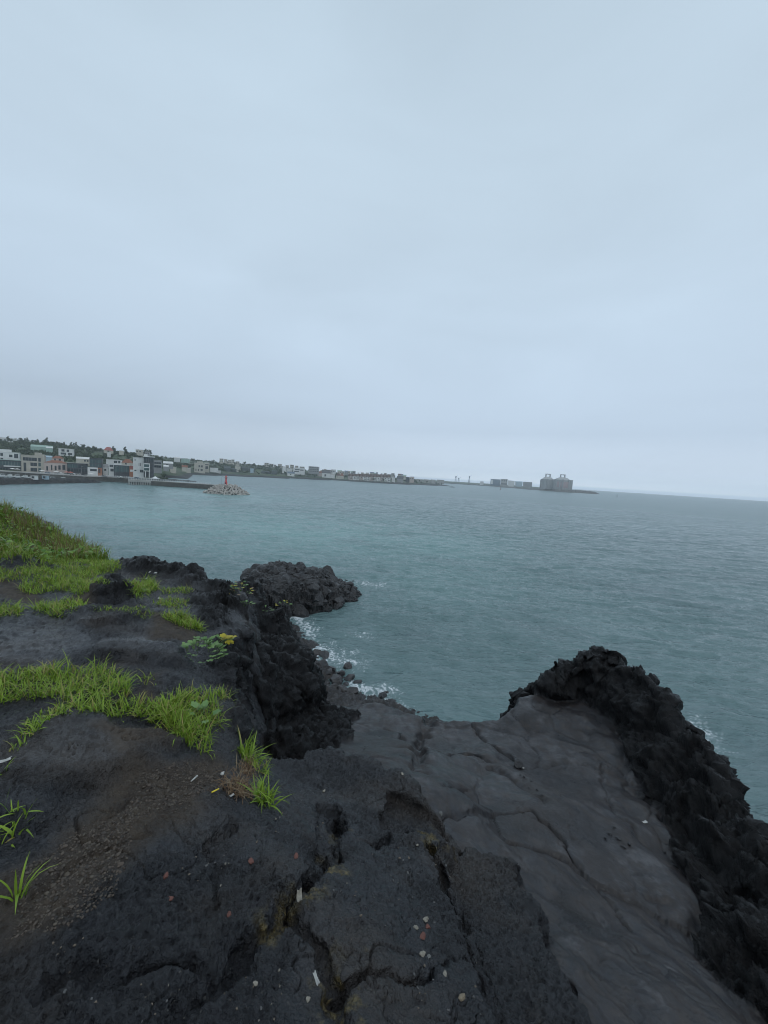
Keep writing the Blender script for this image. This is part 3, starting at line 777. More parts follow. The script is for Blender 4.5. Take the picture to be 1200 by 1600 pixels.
hz_ = wn('ShaderNodeMapRange'); hz_.interpolation_type = 'SMOOTHSTEP'; L(sepx.outputs['Z'], hz_.inputs[0]); hz_.inputs[1].default_value = .0; hz_.inputs[2].default_value = .055; hz_.inputs[3].default_value = 1; hz_.inputs[4].default_value = 0
hm2 = wn('ShaderNodeMath', operation='MULTIPLY_ADD'); L(hx_.outputs[0], hm2.inputs[0]); L(hz_.outputs[0], hm2.inputs[1]); L(m2.outputs[0], hm2.inputs[2]); m2 = hm2
m3 = wn('ShaderNodeMath', operation='MULTIPLY'); L(m2.outputs[0], m3.inputs[0]); L(mr.outputs[0], m3.inputs[1])
m4 = wn('ShaderNodeMath', operation='MULTIPLY'); L(m3.outputs[0], m4.inputs[0]); m4.inputs[1].default_value = SKY_GAIN
vs = wn('ShaderNodeVectorMath', operation='SCALE'); L(rampn.outputs[0], vs.inputs[0]); L(m4.outputs[0], vs.inputs['Scale'])
mixs = wn('ShaderNodeMix', data_type='RGBA'); mixs.inputs[0].default_value = .96; L(sky.outputs[0], mixs.inputs[6]); L(vs.outputs[0], mixs.inputs[7])
L(mixs.outputs[2], bg.inputs[0]); L(bg.outputs[0], wo.inputs[0])
sl = bpy.data.lights.new('sun', 'SUN'); sl.energy = .5; sl.angle = R(50); sl.color = (1, .97, .93)
so = bpy.data.objects.new('sun', sl); COL.objects.link(so)
sd_ = mathutils.Vector((math.sin(SUN_AZ)*math.cos(SUN_EL), math.cos(SUN_AZ)*math.cos(SUN_EL), math.sin(SUN_EL)))
so.rotation_euler = (-sd_).to_track_quat('-Z', 'Y').to_euler()
so.location = (0, 0, 300)

hz = MB().box(-4500, 4500, -4500, 4500, -4.2, 135)
hm_ = bpy.data.materials.new('sea_haze'); hm_.use_nodes = True; hn = hm_.node_tree; hn.nodes.clear()
ho = hn.nodes.new('ShaderNodeOutputMaterial'); hv = hn.nodes.new('ShaderNodeVolumePrincipled')
hv.inputs['Color'].default_value = (.95, .98, 1, 1); hv.inputs['Density'].default_value = .00023; hv.inputs['Anisotropy'].default_value = .8
hn.links.new(hv.outputs[0], ho.inputs['Volume'])
tag(hz.build('haze', hm_), 'thin pale sea mist greying the far shore', 'haze', kind='stuff')

SC.view_settings.view_transform = 'Standard'; SC.view_settings.look = 'None'; SC.view_settings.exposure = 0; SC.view_settings.gamma = 1
SC.cycles.max_bounces = 5; SC.cycles.diffuse_bounces = 2; SC.cycles.glossy_bounces = 2; SC.cycles.transmission_bounces = 3; SC.cycles.volume_bounces = 2
SC.cycles.caustics_reflective = False; SC.cycles.caustics_refractive = False
SC.cycles.use_denoising = True
SC.cycles.filter_width = 1.0
# ------------------------------------------------------------------ headland rock in the bay
def headland():
    base = np.array([P(a, b, EYE) for a, b in ((574,926),(556,938),(535,947),(515,955),(496,960),(474,962),(455,966),(436,972),(412,985))]+
        [np.array([-20.5, 50, 0]), np.array([-21.5, 55, 0]), np.array([-23.5, 64, 0]), np.array([-21., 71, 0]), np.array([-13., 74, 0]), np.array([-6., 73, 0]), np.array([-2.6, 68, 0])])
    hx = [PY(375, 900, 63), PY(395, 880, 63), PY(430, 872, 62), PY(456, 876, 62), PY(482, 886, 61), PY(502, 886, 61), PY(512, 896, 62), PY(530, 897, 63), PY(552, 903, 64), PY(566, 912, 65), PY(574, 924, 65.5)]
    hxx = [p[0] for p in hx]; hzz = [p[2] for p in hx]
    gx = np.arange(-30, -1, .055); gy = np.arange(47, 77, .075)
    X, Y = np.meshgrid(gx, gy, indexing='ij'); s = X.shape
    xf, yf = X.ravel(), Y.ravel()
    wx = xf+.5*fbm(xf/2.2, yf/2.2, xf*0, 3, s=71); wy = yf+.5*fbm(xf/2.2, yf/2.2, xf*0+3, 3, s=72)
    d = -sdf(base, wx, wy)                                  # >0 inside
    f1, f2, cid = worley(wx/2.6+.25*fbm(xf/1.1, yf/1.1, xf*0, 2), wy/2.2, xf*0, 73, three=False)
    g1, g2, cid2 = worley(wx/.95, wy/.75, xf*0+.2, 74, three=False)
    top = np.interp(xf, hxx, hzz)-.3
    top = np.minimum(top, 20-(20-top)*yf/61.)-.35
    big = ridged(xf*.16+2, yf*.22, xf*0+.3, 3, .55, s=77)-.5
    plate = 1-np.exp(-np.maximum(d+.55*(cid-.5)+.2*(cid2-.5), 0)/(.9+.8*sstep(56, 66, yf)))
    z = top*np.clip(plate*1.04, 0, 1)
    lay = z+.18*xf+.25*fbm(xf/2, yf/2, xf*0+8, 2)            # tilted lava sheets
    z = z*.55+.45*(z+(np.round(lay/1.25)*1.25-lay))
    edge = sstep(.2, 1.6, d)
    z = z+(1.5*big+(cid-.5)*1.0+(cid2-.5)*.28)*edge*np.clip(top/5, .3, 1)
    z = z-(.45*np.exp(-((f2-f1)/.05)**2)+.15*np.exp(-((g2-g1)/.06)**2))*sstep(.0, .8, d)
    z = np.where(d > 0, z, -1.2+d*.8)
    z = np.minimum(z, top+.1)-.1*(d > 0)
    Z = z.reshape(s)
    Nn = grid_normals(X, Y, blur(Z, 4))
    dsp = .75*(ridged(xf*.42, yf*.42, Z.ravel()*.7, 5, .58, s=75)-.5)+.14*fbm(xf*2.5, yf*2.5, Z.ravel()*2.5, 3, s=76)
    dsp = dsp.reshape(s)*(Z > -1)
    V_ = np.stack([X, Y, Z], -1)+Nn*dsp[..., None]
    i = np.arange(X.size).reshape(s)
    q = np.stack([i[:-1, :-1], i[1:, :-1], i[1:, 1:], i[:-1, 1:]], -1).reshape(-1, 4)
    q = q[Z.ravel()[q].max(1) > -1.1]
    u, inv = np.unique(q, return_inverse=True)
    inv = inv.reshape(-1, 4); tri = np.concatenate([inv[:, [0, 1, 2]], inv[:, [0, 2, 3]]]); allV = [V_.reshape(-1, 3)[u]]; allF = [tri]; nv = len(u)
    rg = np.random.default_rng(21); made = 0
    while made < 260:
        bx, by = rg.uniform(-28, -3), rg.uniform(51, 75)
        ii = int((bx-gx[0])/.055); jj = int((by-gy[0])/.075)
        if not (0 <= ii < s[0] and 0 <= jj < s[1]) or Z[ii, jj] < -.6: continue
        if by > 66 and rg.random() < .6: continue
        made += 1
        sz = rg.choice((.4, .6, .85, 1.1, 1.35), p=(.3, .28, .22, .13, .07)); v, f = stone(int(400+made), 3 if sz < 1.6 else 4, int(rg.integers(7, 11)), .035, (1, rg.uniform(.6, 1.), rg.uniform(.7, 1.2)))
        th = rg.uniform(0, 6.28); ct, st_ = math.cos(th), math.sin(th); v = v*sz*1.15
        tl = rg.normal(0, .2); v = np.column_stack([v[:, 0]*ct-v[:, 1]*st_, v[:, 0]*st_+v[:, 1]*ct, v[:, 2]+tl*v[:, 0]])
        v = v*(1+.05*fbm(v[:, 0]*2+made, v[:, 1]*2, v[:, 2]*2, 3)[:, None])
        zc = min(Z[ii, jj]+.05, min(np.interp(bx, hxx, hzz), 20-(20-np.interp(bx, hxx, hzz))*by/61.)-.35-.8*sz)
        allV.append(v+np.array([bx, by, max(zc, -.1)])); allF.append(f+nv); nv += len(v)
    for k_ in range(34):                                   # standing columns of the near face
        tt_ = rg.uniform(0, 1); e0 = np.array([np.interp(tt_, [0, .3, .6, 1], [-15.5, -12.2, -9.2, -5.6]), np.interp(tt_, [0, .3, .6, 1], [53.9, 54.1, 55.6, 58.6])])
        cx, cy = e0[0]+rg.normal(0, .25), e0[1]+rg.uniform(.3, 1.5); r_ = rg.uniform(.4, .75); hh = np.interp(cx, hxx, hzz)*rg.uniform(.35, .72)*min(1, (cy-e0[1]+.9)/1.7)
        m6 = 6; ang_ = rg.uniform(0, 1); nz_ = 9; V6 = []
        for q_ in range(nz_):
            f_ = q_/(nz_-1); rr_ = r_*(1+.06*rg.normal())*(1 if q_ < nz_-1 else .72)
            for a_ in range(m6): V6.append((cx+rr_*math.cos(ang_+a_*math.pi/3)*(1+.08*rg.normal()), cy+rr_*math.sin(ang_+a_*math.pi/3)*(1+.08*rg.normal())+f_*hh*.10, -1+f_*(hh+1)))
        b_ = nv; nv += len(V6)+1; V6.append((cx, cy+hh*.1, hh+.05)); allV.append(np.array(V6)); T_ = []
        for q_ in range(nz_-1):
            for a_ in range(m6):
                c_ = (a_+1) % m6; T_ += [(b_+q_*m6+a_, b_+q_*m6+c_, b_+(q_+1)*m6+c_), (b_+q_*m6+a_, b_+(q_+1)*m6+c_, b_+(q_+1)*m6+a_)]
        T_ += [(b_+(nz_-1)*m6+a_, b_+(nz_-1)*m6+(a_+1) % m6, b_+len(V6)-1) for a_ in range(m6)]; allF.append(np.array(T_))
    o = mesh_np('rock_headland', np.concatenate(allV), np.concatenate(allF), MAT['sea_rock'], smooth=False)
    tag(o, 'large craggy black lava headland standing out into the bay with foam at its tip', 'rock')

# ------------------------------------------------------------------ boulders of the cove
def ico(sub):
    t = (1+5**.5)/2
    v = [(-1,t,0),(1,t,0),(-1,-t,0),(1,-t,0),(0,-1,t),(0,1,t),(0,-1,-t),(0,1,-t),(t,0,-1),(t,0,1),(-t,0,-1),(-t,0,1)]
    f = [(0,11,5),(0,5,1),(0,1,7),(0,7,10),(0,10,11),(1,5,9),(5,11,4),(11,10,2),(10,7,6),(7,1,8),(3,9,4),(3,4,2),(3,2,6),(3,6,8),(3,8,9),(4,9,5),(2,4,11),(6,2,10),(8,6,7),(9,8,1)]
    v = [np.array(p)/np.linalg.norm(p) for p in v]
    for _ in range(sub):
        nf = []; c = {}
        def mid(a, b):
            k_ = (min(a, b), max(a, b))
            if k_ not in c:
                m = v[a]+v[b]; v.append(m/np.linalg.norm(m)); c[k_] = len(v)-1
            return c[k_]
        for a, b, d in f:
            x, y, z = mid(a, b), mid(b, d), mid(d, a); nf += [(a, x, z), (b, y, x), (d, z, y), (x, y, z)]
        f = nf
    return np.array(v), np.array(f)
ICO = {k_: ico(k_) for k_ in (1, 2, 3, 4)}

def stone(seed, sub=3, planes=11, rough=.05, squash=(1, .85, .7)):
    rg = np.random.default_rng(seed)
    v, f = ICO[sub]; v = v.copy()
    n = rg.normal(size=(planes, 3)); n /= np.linalg.norm(n, axis=1, keepdims=True)
    dd = rg.uniform(.45, .78, planes)
    pr = v@n.T
    sc = np.min(np.where(pr > .05, dd/np.maximum(pr, .05), 9), 1); sc = np.minimum(sc, 1)
    v = v*sc[:, None]
    o = seed*3.17
    v = v*(1+rough*2*fbm(v[:, 0]*2.4+o, v[:, 1]*2.4, v[:, 2]*2.4, 3)[:, None])
    return v*np.array(squash), f

def place_mesh(name, v, f, mat, loc, size, rot, smooth=False, parent=None):
    o = mesh_np(name, v, f, mat, smooth=smooth, parent=parent)
    o.location = loc; o.scale = (size, size, size); o.rotation_euler = rot
    return o
headland()
bmesh_ = [stone(100+i, 3, 10, .05, (1, random.uniform(.7, 1), random.uniform(.55, .85))) for i in range(8)]
def waterline_pt(px, py, z=.15): return P(px, py, EYE-z)
big = [(511,1052,1.3),(526,1064,1.5),(503,1040,1.5),(517,1046,1.1),(545,1060,1.15),(557,1066,.9),(534,1080,1.1),(548,1082,1.2),(566,1090,.9),(580,1091,.75),(596,1089,.95),(590,1099,.6),
       (545,1040,1.25),(500,1062,1.2),(508,1072,.9),(520,1076,1.0),(507,1024,1.5),(494,1020,1.3),(532,1052,.8),(518,1088,.95),(556,1078,.8),(574,1099,.7),(603,1083,.55),(498,1084,1.0),(538,1092,.7),(500,1050,1.0),(524,1096,.8),(562,1100,.6),(487,1005,1.4),(540,1070,.7)]
proto_b = None
for i, (px, py, s) in enumerate(big):
    z = 0.05+.12*s
    v, f = bmesh_[i % 8]
    p = waterline_pt(px, py, z)
    o = place_mesh('boulder', v, f, MAT['boulder'], p, s*.62, (random.uniform(-.3, .3), random.uniform(-.3, .3), random.uniform(0, 6)))
    if (px, py) == (545, 1040): tag(o, 'lone low boulder awash in white foam out from the cove pile', 'boulder')
    elif (px, py) == (526, 1064): tag(o, 'largest flat-faced grey boulder in the middle of the cove pile', 'boulder')
    elif (px, py) in ((603,1083), (596,1089), (590,1099), (580,1091)): tag(o, 'small dark boulder with foam around it at the seaward end of the cove pile', 'boulder', 'small boulders at the seaward end of the cove')
    else: tag(o, 'angular dark grey boulder heaped at the foot of the cliff in the cove', 'boulder', 'boulders heaped in the cove')

# ------------------------------------------------------------------ grass
def blades(pts, L, w, mat, name, parent=None, droop=.5, tint=(0.0, .12), lean=None, spread=.6, seg=4, dry=.17, org=None):
    """pts (n,3) roots; L (n,) lengths; one tapering bent strip per root"""
    pts = np.asarray(pts, float); n = len(pts); L = np.asarray(L, float)*np.ones(n)
    az = RNG.uniform(0, 2*np.pi, n)
    if lean is not None: az = np.where(RNG.random(n) < .75, lean+RNG.normal(0, .6, n), az)
    tilt = np.abs(RNG.normal(0, spread, n))
    dh = np.stack([np.cos(az), np.sin(az)], -1)
    ts = np.linspace(0, 1, seg+1)
    wd = w*RNG.uniform(.6, 1.3, n)
    face = az+np.pi/2+RNG.normal(0, .5, n)
    sx = np.stack([np.cos(face), np.sin(face), 0*face], -1)
    dr = droop*RNG.uniform(.4, 1.5, n)
    Vs = []
    p = pts.copy(); ang = tilt.copy()
    for j, t in enumerate(ts):
        ww = wd*np.clip(1.15*(1-t**2.2), .04, 1)*(.75+.25*min(1, t*4))
        Vs.append(p-sx*ww[:, None]*.5); Vs.append(p+sx*ww[:, None]*.5)
        st = L/seg
        dirv = np.concatenate([dh*np.sin(ang)[:, None], np.cos(ang)[:, None]], 1)
        p = p+dirv*st[:, None]; ang = ang+dr*(1/seg)*1.6
    Vv = np.stack(Vs, 1).reshape(-1, 3)                      # n*(2*(seg+1))
    k_ = 2*(seg+1); b = (np.arange(n)*k_)[:, None]
    fs = [np.concatenate([b+2*j, b+2*j+1, b+2*j+3, b+2*j+2], 1) for j in range(seg)]
    Fq = np.concatenate(fs, 0)
    r_ = np.clip(RNG.normal(.45, .28, n), 0, 1); d_ = (RNG.random(n) < dry)*RNG.uniform(.5, 1, n)
    tt = np.tile(ts.repeat(2), (n, 1))
    rr = np.clip(r_[:, None]*.7+.3*tt, 0, 1)
    tn = np.stack([rr, np.clip(d_[:, None]+.10*(tt > .9), 0, 1), rr*0, rr*0+1], -1).reshape(-1, 4)
    if org is not None: Vv = Vv-np.asarray(org)
    o = mesh_np(name, Vv, Fq, mat, parent=parent, attrs={'tint': tn})
    if org is not None: o.location = tuple(org)
    return o

def world_poly(pxs): return np.array([hit(a, b)[0] for a, b in pxs])
def scatter(poly, n, edge=.0, cut=-.34):
    poly = np.asarray(poly); lo = poly[:, :2].min(0); hi = poly[:, :2].max(0)
    out = []; guard = 0
    while len(out) < n and guard < 60:
        guard += 1
        c = RNG.uniform(lo, hi, (n*2, 2))
        m = inside(poly, c[:, 0], c[:, 1])
        c = c[m]; dd = seg_dist(poly, c[:, 0], c[:, 1])
        nz = fbm(c[:, 0]*2.4, c[:, 1]*2.4, c[:, 0]*0+2, 3)
        keep = (dd+edge*nz*3 > RNG.uniform(0, max(edge, 1e-4), len(c))) & (nz > cut)
        out += list(c[keep])
    return np.array(out[:n])
def area(poly):
    p = np.asarray(poly); x, y = p[:, 0], p[:, 1]
    return abs(np.dot(x, np.roll(y, 1))-np.dot(y, np.roll(x, 1)))/2
def grass_patch(pxs, dens, Lm, w, label, edge=.045, **kw):
    poly = world_poly(pxs); n = int(min(14000, area(poly)*dens*1.65))
    c = scatter(poly, n, edge, -.62)
    z = np.array([ground(a, b) for a, b in c])
    dd = seg_dist(poly, c[:, 0], c[:, 1])
    # clumpiness
    nz = fbm(c[:, 0]*5, c[:, 1]*5, c[:, 0]*0, 2)
    L_ = 1.0*Lm*RNG.uniform(.3, 1.35, len(c))*(.8+.6*nz)*np.clip(.75+dd/.25, 0, 1)
    o = blades(np.column_stack([c, z-.008]), np.maximum(L_, .03), w, MAT['grass'], 'grass', **kw)
    tag(o, label, 'grass', 'strips of grass on the lava', 'stuff')
grass_patch([(-60,1052),(0,1048),(60,1042),(120,1040),(165,1036),(180,1046),(196,1058),(208,1080),(222,1092),(255,1092),(275,1096),(268,1134),(225,1130),(170,1126),(130,1112),(95,1116),(70,1128),(40,1160),(18,1180),(10,1172),(40,1125),(90,1092),(70,1090),(20,1102),(-60,1118)],
    2600, .13, .0062, 'bright green grass strip curving across the lava at the left edge', droop=.8)
grass_patch([(240,1116),(256,1092),(280,1080),(310,1078),(345,1076),(369,1084),(372,1112),(356,1134),(345,1150),(336,1172),(318,1182),(296,1170),(275,1150),(262,1130)],
    3200, .125, .0062, 'dense bright green grass clump at the lip of the dark cleft', droop=.75)
grass_patch([(186,1070),(212,1086),(250,1096),(285,1092),(290,1122),(262,1134),(225,1130),(180,1126)], 2600, .12, .0062, 'green grass carpet joining the left strip to the clump at the cleft', edge=.03, droop=.8)
grass_patch([(55,874),(120,868),(172,870),(196,886),(150,896),(100,896),(40,898),(20,886)], 1700, .10, .007, 'short green turf running from the grassy bank down to the rock bumps', edge=.03, droop=.8, dry=.15)
grass_patch([(30,908),(60,900),(110,897),(150,896),(168,900),(172,912),(140,918),(90,920),(40,928),(20,920)], 1900, .12, .007, 'short lime green grass band left of the hollow lava mound', droop=.7)
grass_patch([(196,906),(220,902),(246,906),(250,920),(238,930),(215,934),(206,918)], 2300, .13, .007, 'lime green grass tuft band right of the hollow lava mound', droop=.7)
grass_patch([(38,940),(52,930),(70,938),(100,938),(128,934),(134,942),(110,956),(84,962),(60,954),(40,950)], 1700, .14, .007, 'loose green grass tufts below the brown puddled hollow', droop=.8)
grass_patch([(-60,938),(-20,944),(20,942),(44,950),(30,962),(-20,965),(-60,962)], 1600, .12, .007, 'dull green grass strip at the far left edge behind the wet slab', droop=.8)
grass_patch([(135,950),(160,944),(200,948),(235,950),(250,956),(238,964),(205,956),(150,955)], 1500, .09, .006, 'thin green grass fringe in front of the hollow lava mound', droop=.8)
grass_patch([(248,958),(270,952),(296,960),(318,976),(322,984),(300,982),(270,974),(252,968)], 2900, .12, .0065, 'bright green grass cushion above the leafy herb', droop=.75)
grass_patch([(240,938),(262,932),(292,936),(294,944),(270,950),(246,946)], 1700, .10, .0065, 'small pale green grass pair beside the black lava rim', droop=.75)
grass_patch([(250,918),(280,914),(302,916),(304,922),(278,926),(252,926)], 1700, .09, .0065, 'low green grass strip under the black lava rim', droop=.75)
grass_patch([(220,1056),(236,1050),(248,1058),(244,1070),(224,1070)], 900, .13, .006, 'sparse green grass sprigs on bare brown soil', droop=.7, dry=.3)
grass_patch([(-20,880),(20,888),(60,890),(110,884),(160,880),(175,888),(120,896),(50,904),(-20,908)], 1100, .11, .007, 'patchy yellow green turf below the grassy bank', droop=.8, dry=.2)
grass_patch([(196,1134),(240,1126),(262,1132),(258,1148),(220,1146)], 500, .08, .005, 'thin yellowing grass on the brown soil hollow', droop=.9, dry=.5)

# the grassy bank at the far left
bank = PP([(-300,880,1.5),(-40,884,1.5),(20,892,1.55),(75,894,1.66),(120,888,1.78),(172,878,1.9),(158,870,1.99),(131,858,1.97),(100,839,1.88),(60,821,1.74),(20,803,1.54),(-60,785,1.34),(-420,790,1.2)])
nb = 20000
c = scatter(bank, nb, .15, -2); z = np.array([ground(a, b) for a, b in c])
nz = fbm(c[:, 0]*.8, c[:, 1]*.8, c[:, 0]*0+5, 3)
rim_d = seg_dist(bank[5:12], c[:, 0], c[:, 1], False)
L_ = .15*RNG.uniform(.5, 1.3, nb)*(1+.9*np.clip(nz, -.4, 1))+.19*np.exp(-(rim_d/.75)**2)*RNG.uniform(.3, 1.1, nb)
tag(blades(np.column_stack([c, z-.02]), L_, .013, MAT['hillgrass'], 'grass', droop=.6, seg=3, dry=.22, spread=.45), 'tall mixed green grass covering the bank above the sea', 'grass', kind='stuff')
# tall seed stalks on the skyline of the bank
m = (rim_d < .9) & (RNG.random(nb) < .14)
cs = c[m]; zs = z[m]
tag(blades(np.column_stack([cs, zs]), RNG.uniform(.22, .45, len(cs)), .007, MAT['drygrass'], 'dry_stalks', droop=.25, seg=3, spread=.2), 'thin brown seed stalks standing along the top of the grassy bank', 'dry stalks', kind='stuff')

def leaf_cloud(pts, size, mat, name, parent=None, flat=.5, org=None, aspect=.62):
    """small pointed oval leaves (6-gon folded strips) at points"""
    n = len(pts); az = RNG.uniform(0, 2*np.pi, n); el = RNG.normal(flat, .45, n)
    d = np.stack([np.cos(az)*np.cos(el), np.sin(az)*np.cos(el), np.sin(el)], -1)
    s_ = np.cross(d, np.array([0, 0, 1.])); s_ /= np.linalg.norm(s_, axis=1, keepdims=True)+1e-9
    u_ = np.cross(s_, d)
    sz = (size*RNG.uniform(.6, 1.3, n))[:, None]
    prof = [(0, .08, 0), (.3, .5, .05), (.62, .46, .07), (1., .05, -.06)]
    Vs = []
    for t_, w_, k_ in prof:
        Vs += [pts+sz*(d*t_-s_*w_*aspect+u_*(k_+.1*w_)), pts+sz*(d*t_+u_*k_), pts+sz*(d*t_+s_*w_*aspect+u_*(k_+.1*w_))]
    Vv = np.stack(Vs, 1).reshape(-1, 3); b = (np.arange(n)*12)[:, None]
    Fq = np.concatenate([np.concatenate([b+3*j+a_, b+3*j+a_+1, b+3*j+4+a_, b+3*j+3+a_], 1) for j in range(3) for a_ in (0, 1)], 0)
    r_ = np.clip(RNG.normal(.45, .3, n), 0, 1); dd = (RNG.random(n) < .06)*.8
    tn = np.stack([r_, dd, r_*0, r_*0+1], -1).repeat(12, 0)
    if org is not None: Vv = Vv-np.asarray(org)
    o = mesh_np(name, Vv, Fq, mat, parent=parent, attrs={'tint': tn})
    if org is not None and parent is None: o.location = tuple(org)
    return o
nc = 4500
c = scatter(bank, nc, .2); nz = fbm(c[:, 0]*.9+7, c[:, 1]*.9, c[:, 0]*0+1, 3); c = c[nz > -.02]
z = np.array([ground(a, b) for a, b in c])
pts = np.column_stack([c, z+RNG.uniform(.02, .20, len(c))])
tag(leaf_cloud(pts, .075, MAT['cover'], 'ground_cover', flat=.35), 'low leafy green ground cover spreading over the bank', 'ground cover', kind='stuff')

# single tufts
def tuft(px, py, n, Lm, w, label, spread=.75, rad=.06, dry=.04, lean=None):
    p, _ = hit(px, py)
    a = RNG.uniform(0, 6.28, n); rr = rad*np.sqrt(RNG.random(n))
    x = p[0]+rr*np.cos(a); y = p[1]+rr*np.sin(a)
    pts = np.column_stack([x, y, [ground(i, j)-.01 for i, j in zip(x, y)]])
    o = blades(pts, Lm*RNG.uniform(.55, 1.15, n), w, MAT['grass'], 'grass_tuft', droop=.75, spread=spread, dry=dry, seg=5, org=p, lean=lean)
    tag(o, label, 'grass tuft')
tuft(386,1178,90,.17,.009,'bright green spiky grass tuft at the right tip of the grass clump')
tuft(410,1200,45,.13,.007,'pale thin grass tuft mixed with brown straw beside the red-brown roots', dry=.25)
tuft(414,1248,75,.165,.010,'lowest bright green grass tuft, above the black overhang')
tuft(6,1296,34,.105,.009,'drooping green grass tuft at the left edge above the gravel', spread=1.0)
tuft(30,1400,11,.15,.009,'broad-bladed green grass shoot growing out of the gravel at lower left', spread=.35, rad=.02)
tuft(2,1206,6,.10,.009,'few grass blades poking in at the left edge beside the raised slab', spread=1.1, rad=.02)

# dry brown roots
poly = world_poly([(340,1212),(362,1196),(385,1190),(402,1200),(408,1225),(398,1250),(372,1245),(345,1232)])
c = scatter(poly, 420, .05); z = np.array([ground(a, b) for a, b in c])
tag(blades(np.column_stack([c, z]), RNG.uniform(.05, .16, len(c)), .0035, MAT['drygrass'], 'dry_roots', droop=1.3, spread=1.0, dry=.3), 'tangle of red-brown dry roots and straw between the green tufts', 'dry roots', kind='stuff')

# ------------------------------------------------------------------ leafy herbs
def herb(px, py, n, size, rad, label, mats=('herb',), ycount=0, yoff=(0, 0, 0), cat='plant'):
    p, _ = hit(px, py)
    root = empty('leafy_herb', tuple(p)); tag(root, label, cat)
    def leaf(base, az, el, L, mat, nm):
        """palmate leaf: three to five toothed lobes on a stalk"""
        st = .55*L
        d = np.array([math.cos(az)*math.cos(el), math.sin(az)*math.cos(el), math.sin(el)])
        tip = np.array(base)+d*st
        mb = MB(); mb.tube(base, tip, .0022, .0016, 5)
        mb.build('stalk', MAT['stem'], root)
        Vv, Ff, tn = [], [], []
        el2 = el-.25
        for k_, a_ in enumerate((-1.15, -.55, 0, .55, 1.15)):
            l = L*(.55, .82, 1, .82, .55)[k_]*random.uniform(.85, 1.1); wd = l*.21
            dd = np.array([math.cos(az+a_)*math.cos(el2), math.sin(az+a_)*math.cos(el2), math.sin(el2)])
            ss = np.array([-math.sin(az+a_), math.cos(az+a_), 0]); uu = np.cross(dd, ss)
            prof = [(0, .12), (.25, .6), (.5, 1.), (.62, .78), (.78, .85), (1, .08)]
            b = len(Vv)
            for t_, w_ in prof:
                cv = -.25*l*t_*t_
                for sgn in (-1, 0, 1):
                    Vv.append(tip+dd*l*t_+ss*wd*w_*sgn+np.array([0, 0, cv])+uu*(abs(sgn)*.12*wd))
            for j in range(len(prof)-1):
                for s_ in (0, 1): Ff.append((b+3*j+s_, b+3*j+s_+1, b+3*j+4+s_, b+3*j+3+s_))
        rr = random.uniform(.1, .9)
        tn = np.tile([rr, 0, 0, 1], (len(Vv), 1))
        mesh_np(nm, np.array(Vv), np.array(Ff), mat, parent=root, attrs={'tint': tn})
    for i in range(n):
        a = random.uniform(0, 6.28); rr = rad*math.sqrt(random.random())
        b = (rr*math.cos(a)*1.0, rr*math.sin(a)*.8, random.uniform(0, .03)+1.0*(rad-rr))
        leaf(b, a+random.uniform(-.6, .6), random.uniform(.45, 1.3), size*random.uniform(.7, 1.15), MAT[random.choice(mats)], 'leaf')
    for i in range(ycount):
        a = random.uniform(-.5, 2.4)
        o = leaf((yoff[0]+random.uniform(-.03, .03), yoff[1]+random.uniform(-.03, .03), yoff[2]), a, random.uniform(.3, .9), size*1.2, MAT['herb_yellow'], 'yellow_leaf')
herb(318,1028,64,.068,.18,'leafy green herb with lobed leaves and a cluster of yellowed leaves by the cleft',('herb',),9,(.15,.12,.12))
herb(350,1006,22,.060,.07,'small green lobed herb behind the yellowed leaves')
herb(316,1126,10,.065,.06,'blue-green lobed herb growing inside the bright grass clump')
herb(377,924,34,.055,.16,'yellow and pink tinged succulent herb on the cliff lip above the headland',('herb','herb','herb_pink','herb_yellow'))
herb(440,938,12,.06,.12,'small yellow-green herb on the ledge in front of the headland',('herb','herb','herb_yellow'))
herb(388,948,9,.055,.07,'tiny green herb low on the cliff lip')
herb(418,954,10,.055,.08,'tiny yellow-green herb on the dark rock below the headland',('herb','herb','herb_yellow'))

# ------------------------------------------------------------------ pebbles, gravel, litter
PEB = {'pale': simple('pale_pebble', (.22, .20, .165), .7, .45, 60), 'brick': simple('brick_red_pebble', (.125, .050, .038), .75, .25, 40), 'grey': simple('grey_pebble', (.12, .12, .115), .6, .35, 60),
       'white': simple('white_pebble', (.42, .42, .40), .6, .25, 60), 'tan': simple('tan_pebble', (.18, .145, .10), .75, .4, 60)}
for k_ in ('pale', 'tan', 'grey'): PEB[k_+'_dim'] = simple(k_+'_chip', {'pale': (.17, .155, .13), 'tan': (.125, .10, .075), 'grey': (.085, .085, .085)}[k_], .75, .35, 60)
pm = [stone(300+i, 2, 9, .07, (1, random.uniform(.6, .9), random.uniform(.35, .6))) for i in range(8)]
def pebble(px, py, size_px, kind, label, group=None, name='pebble', dim=False):
    p, n = hit(px, py)
    s = size_px/F*np.linalg.norm(p-np.array([0, 0, EYE]))*.42
    v, f = pm[random.randrange(8)]
    o = place_mesh(name, v, f, PEB[kind+'_dim' if dim else kind], (p[0], p[1], p[2]+s*.08), s, (0, 0, random.uniform(0, 6)), smooth=False)
    return tag(o, label, 'pebble', group)
pebble(662,1463,11,'brick','larger round brick-red pebble of the pair on the near slab')
pebble(668,1446,9,'brick','smaller brick-red pebble just above the larger red one')
pebble(664,1434,9,'pale','pale chip right above the brick-red pair')
pebble(649,1447,8,'pale','pale chip left of the brick-red pair')
pebble(663,1491,11,'pale','flat pale stone below the brick-red pair')
pebble(673,1494,6,'grey','little grey chip touching the flat pale stone')
pebble(697,1521,9,'pale','pale pebble alone by the lower slab crack')
pebble(724,1556,10,'tan','two-tone tan pebble near the bottom of the slab')
pebble(481,1560,9,'pale','pale rounded pebble near the bottom by the mossy crack')
pebble(402,1538,8,'pale','pale pebble at lower left of the mossy crack')
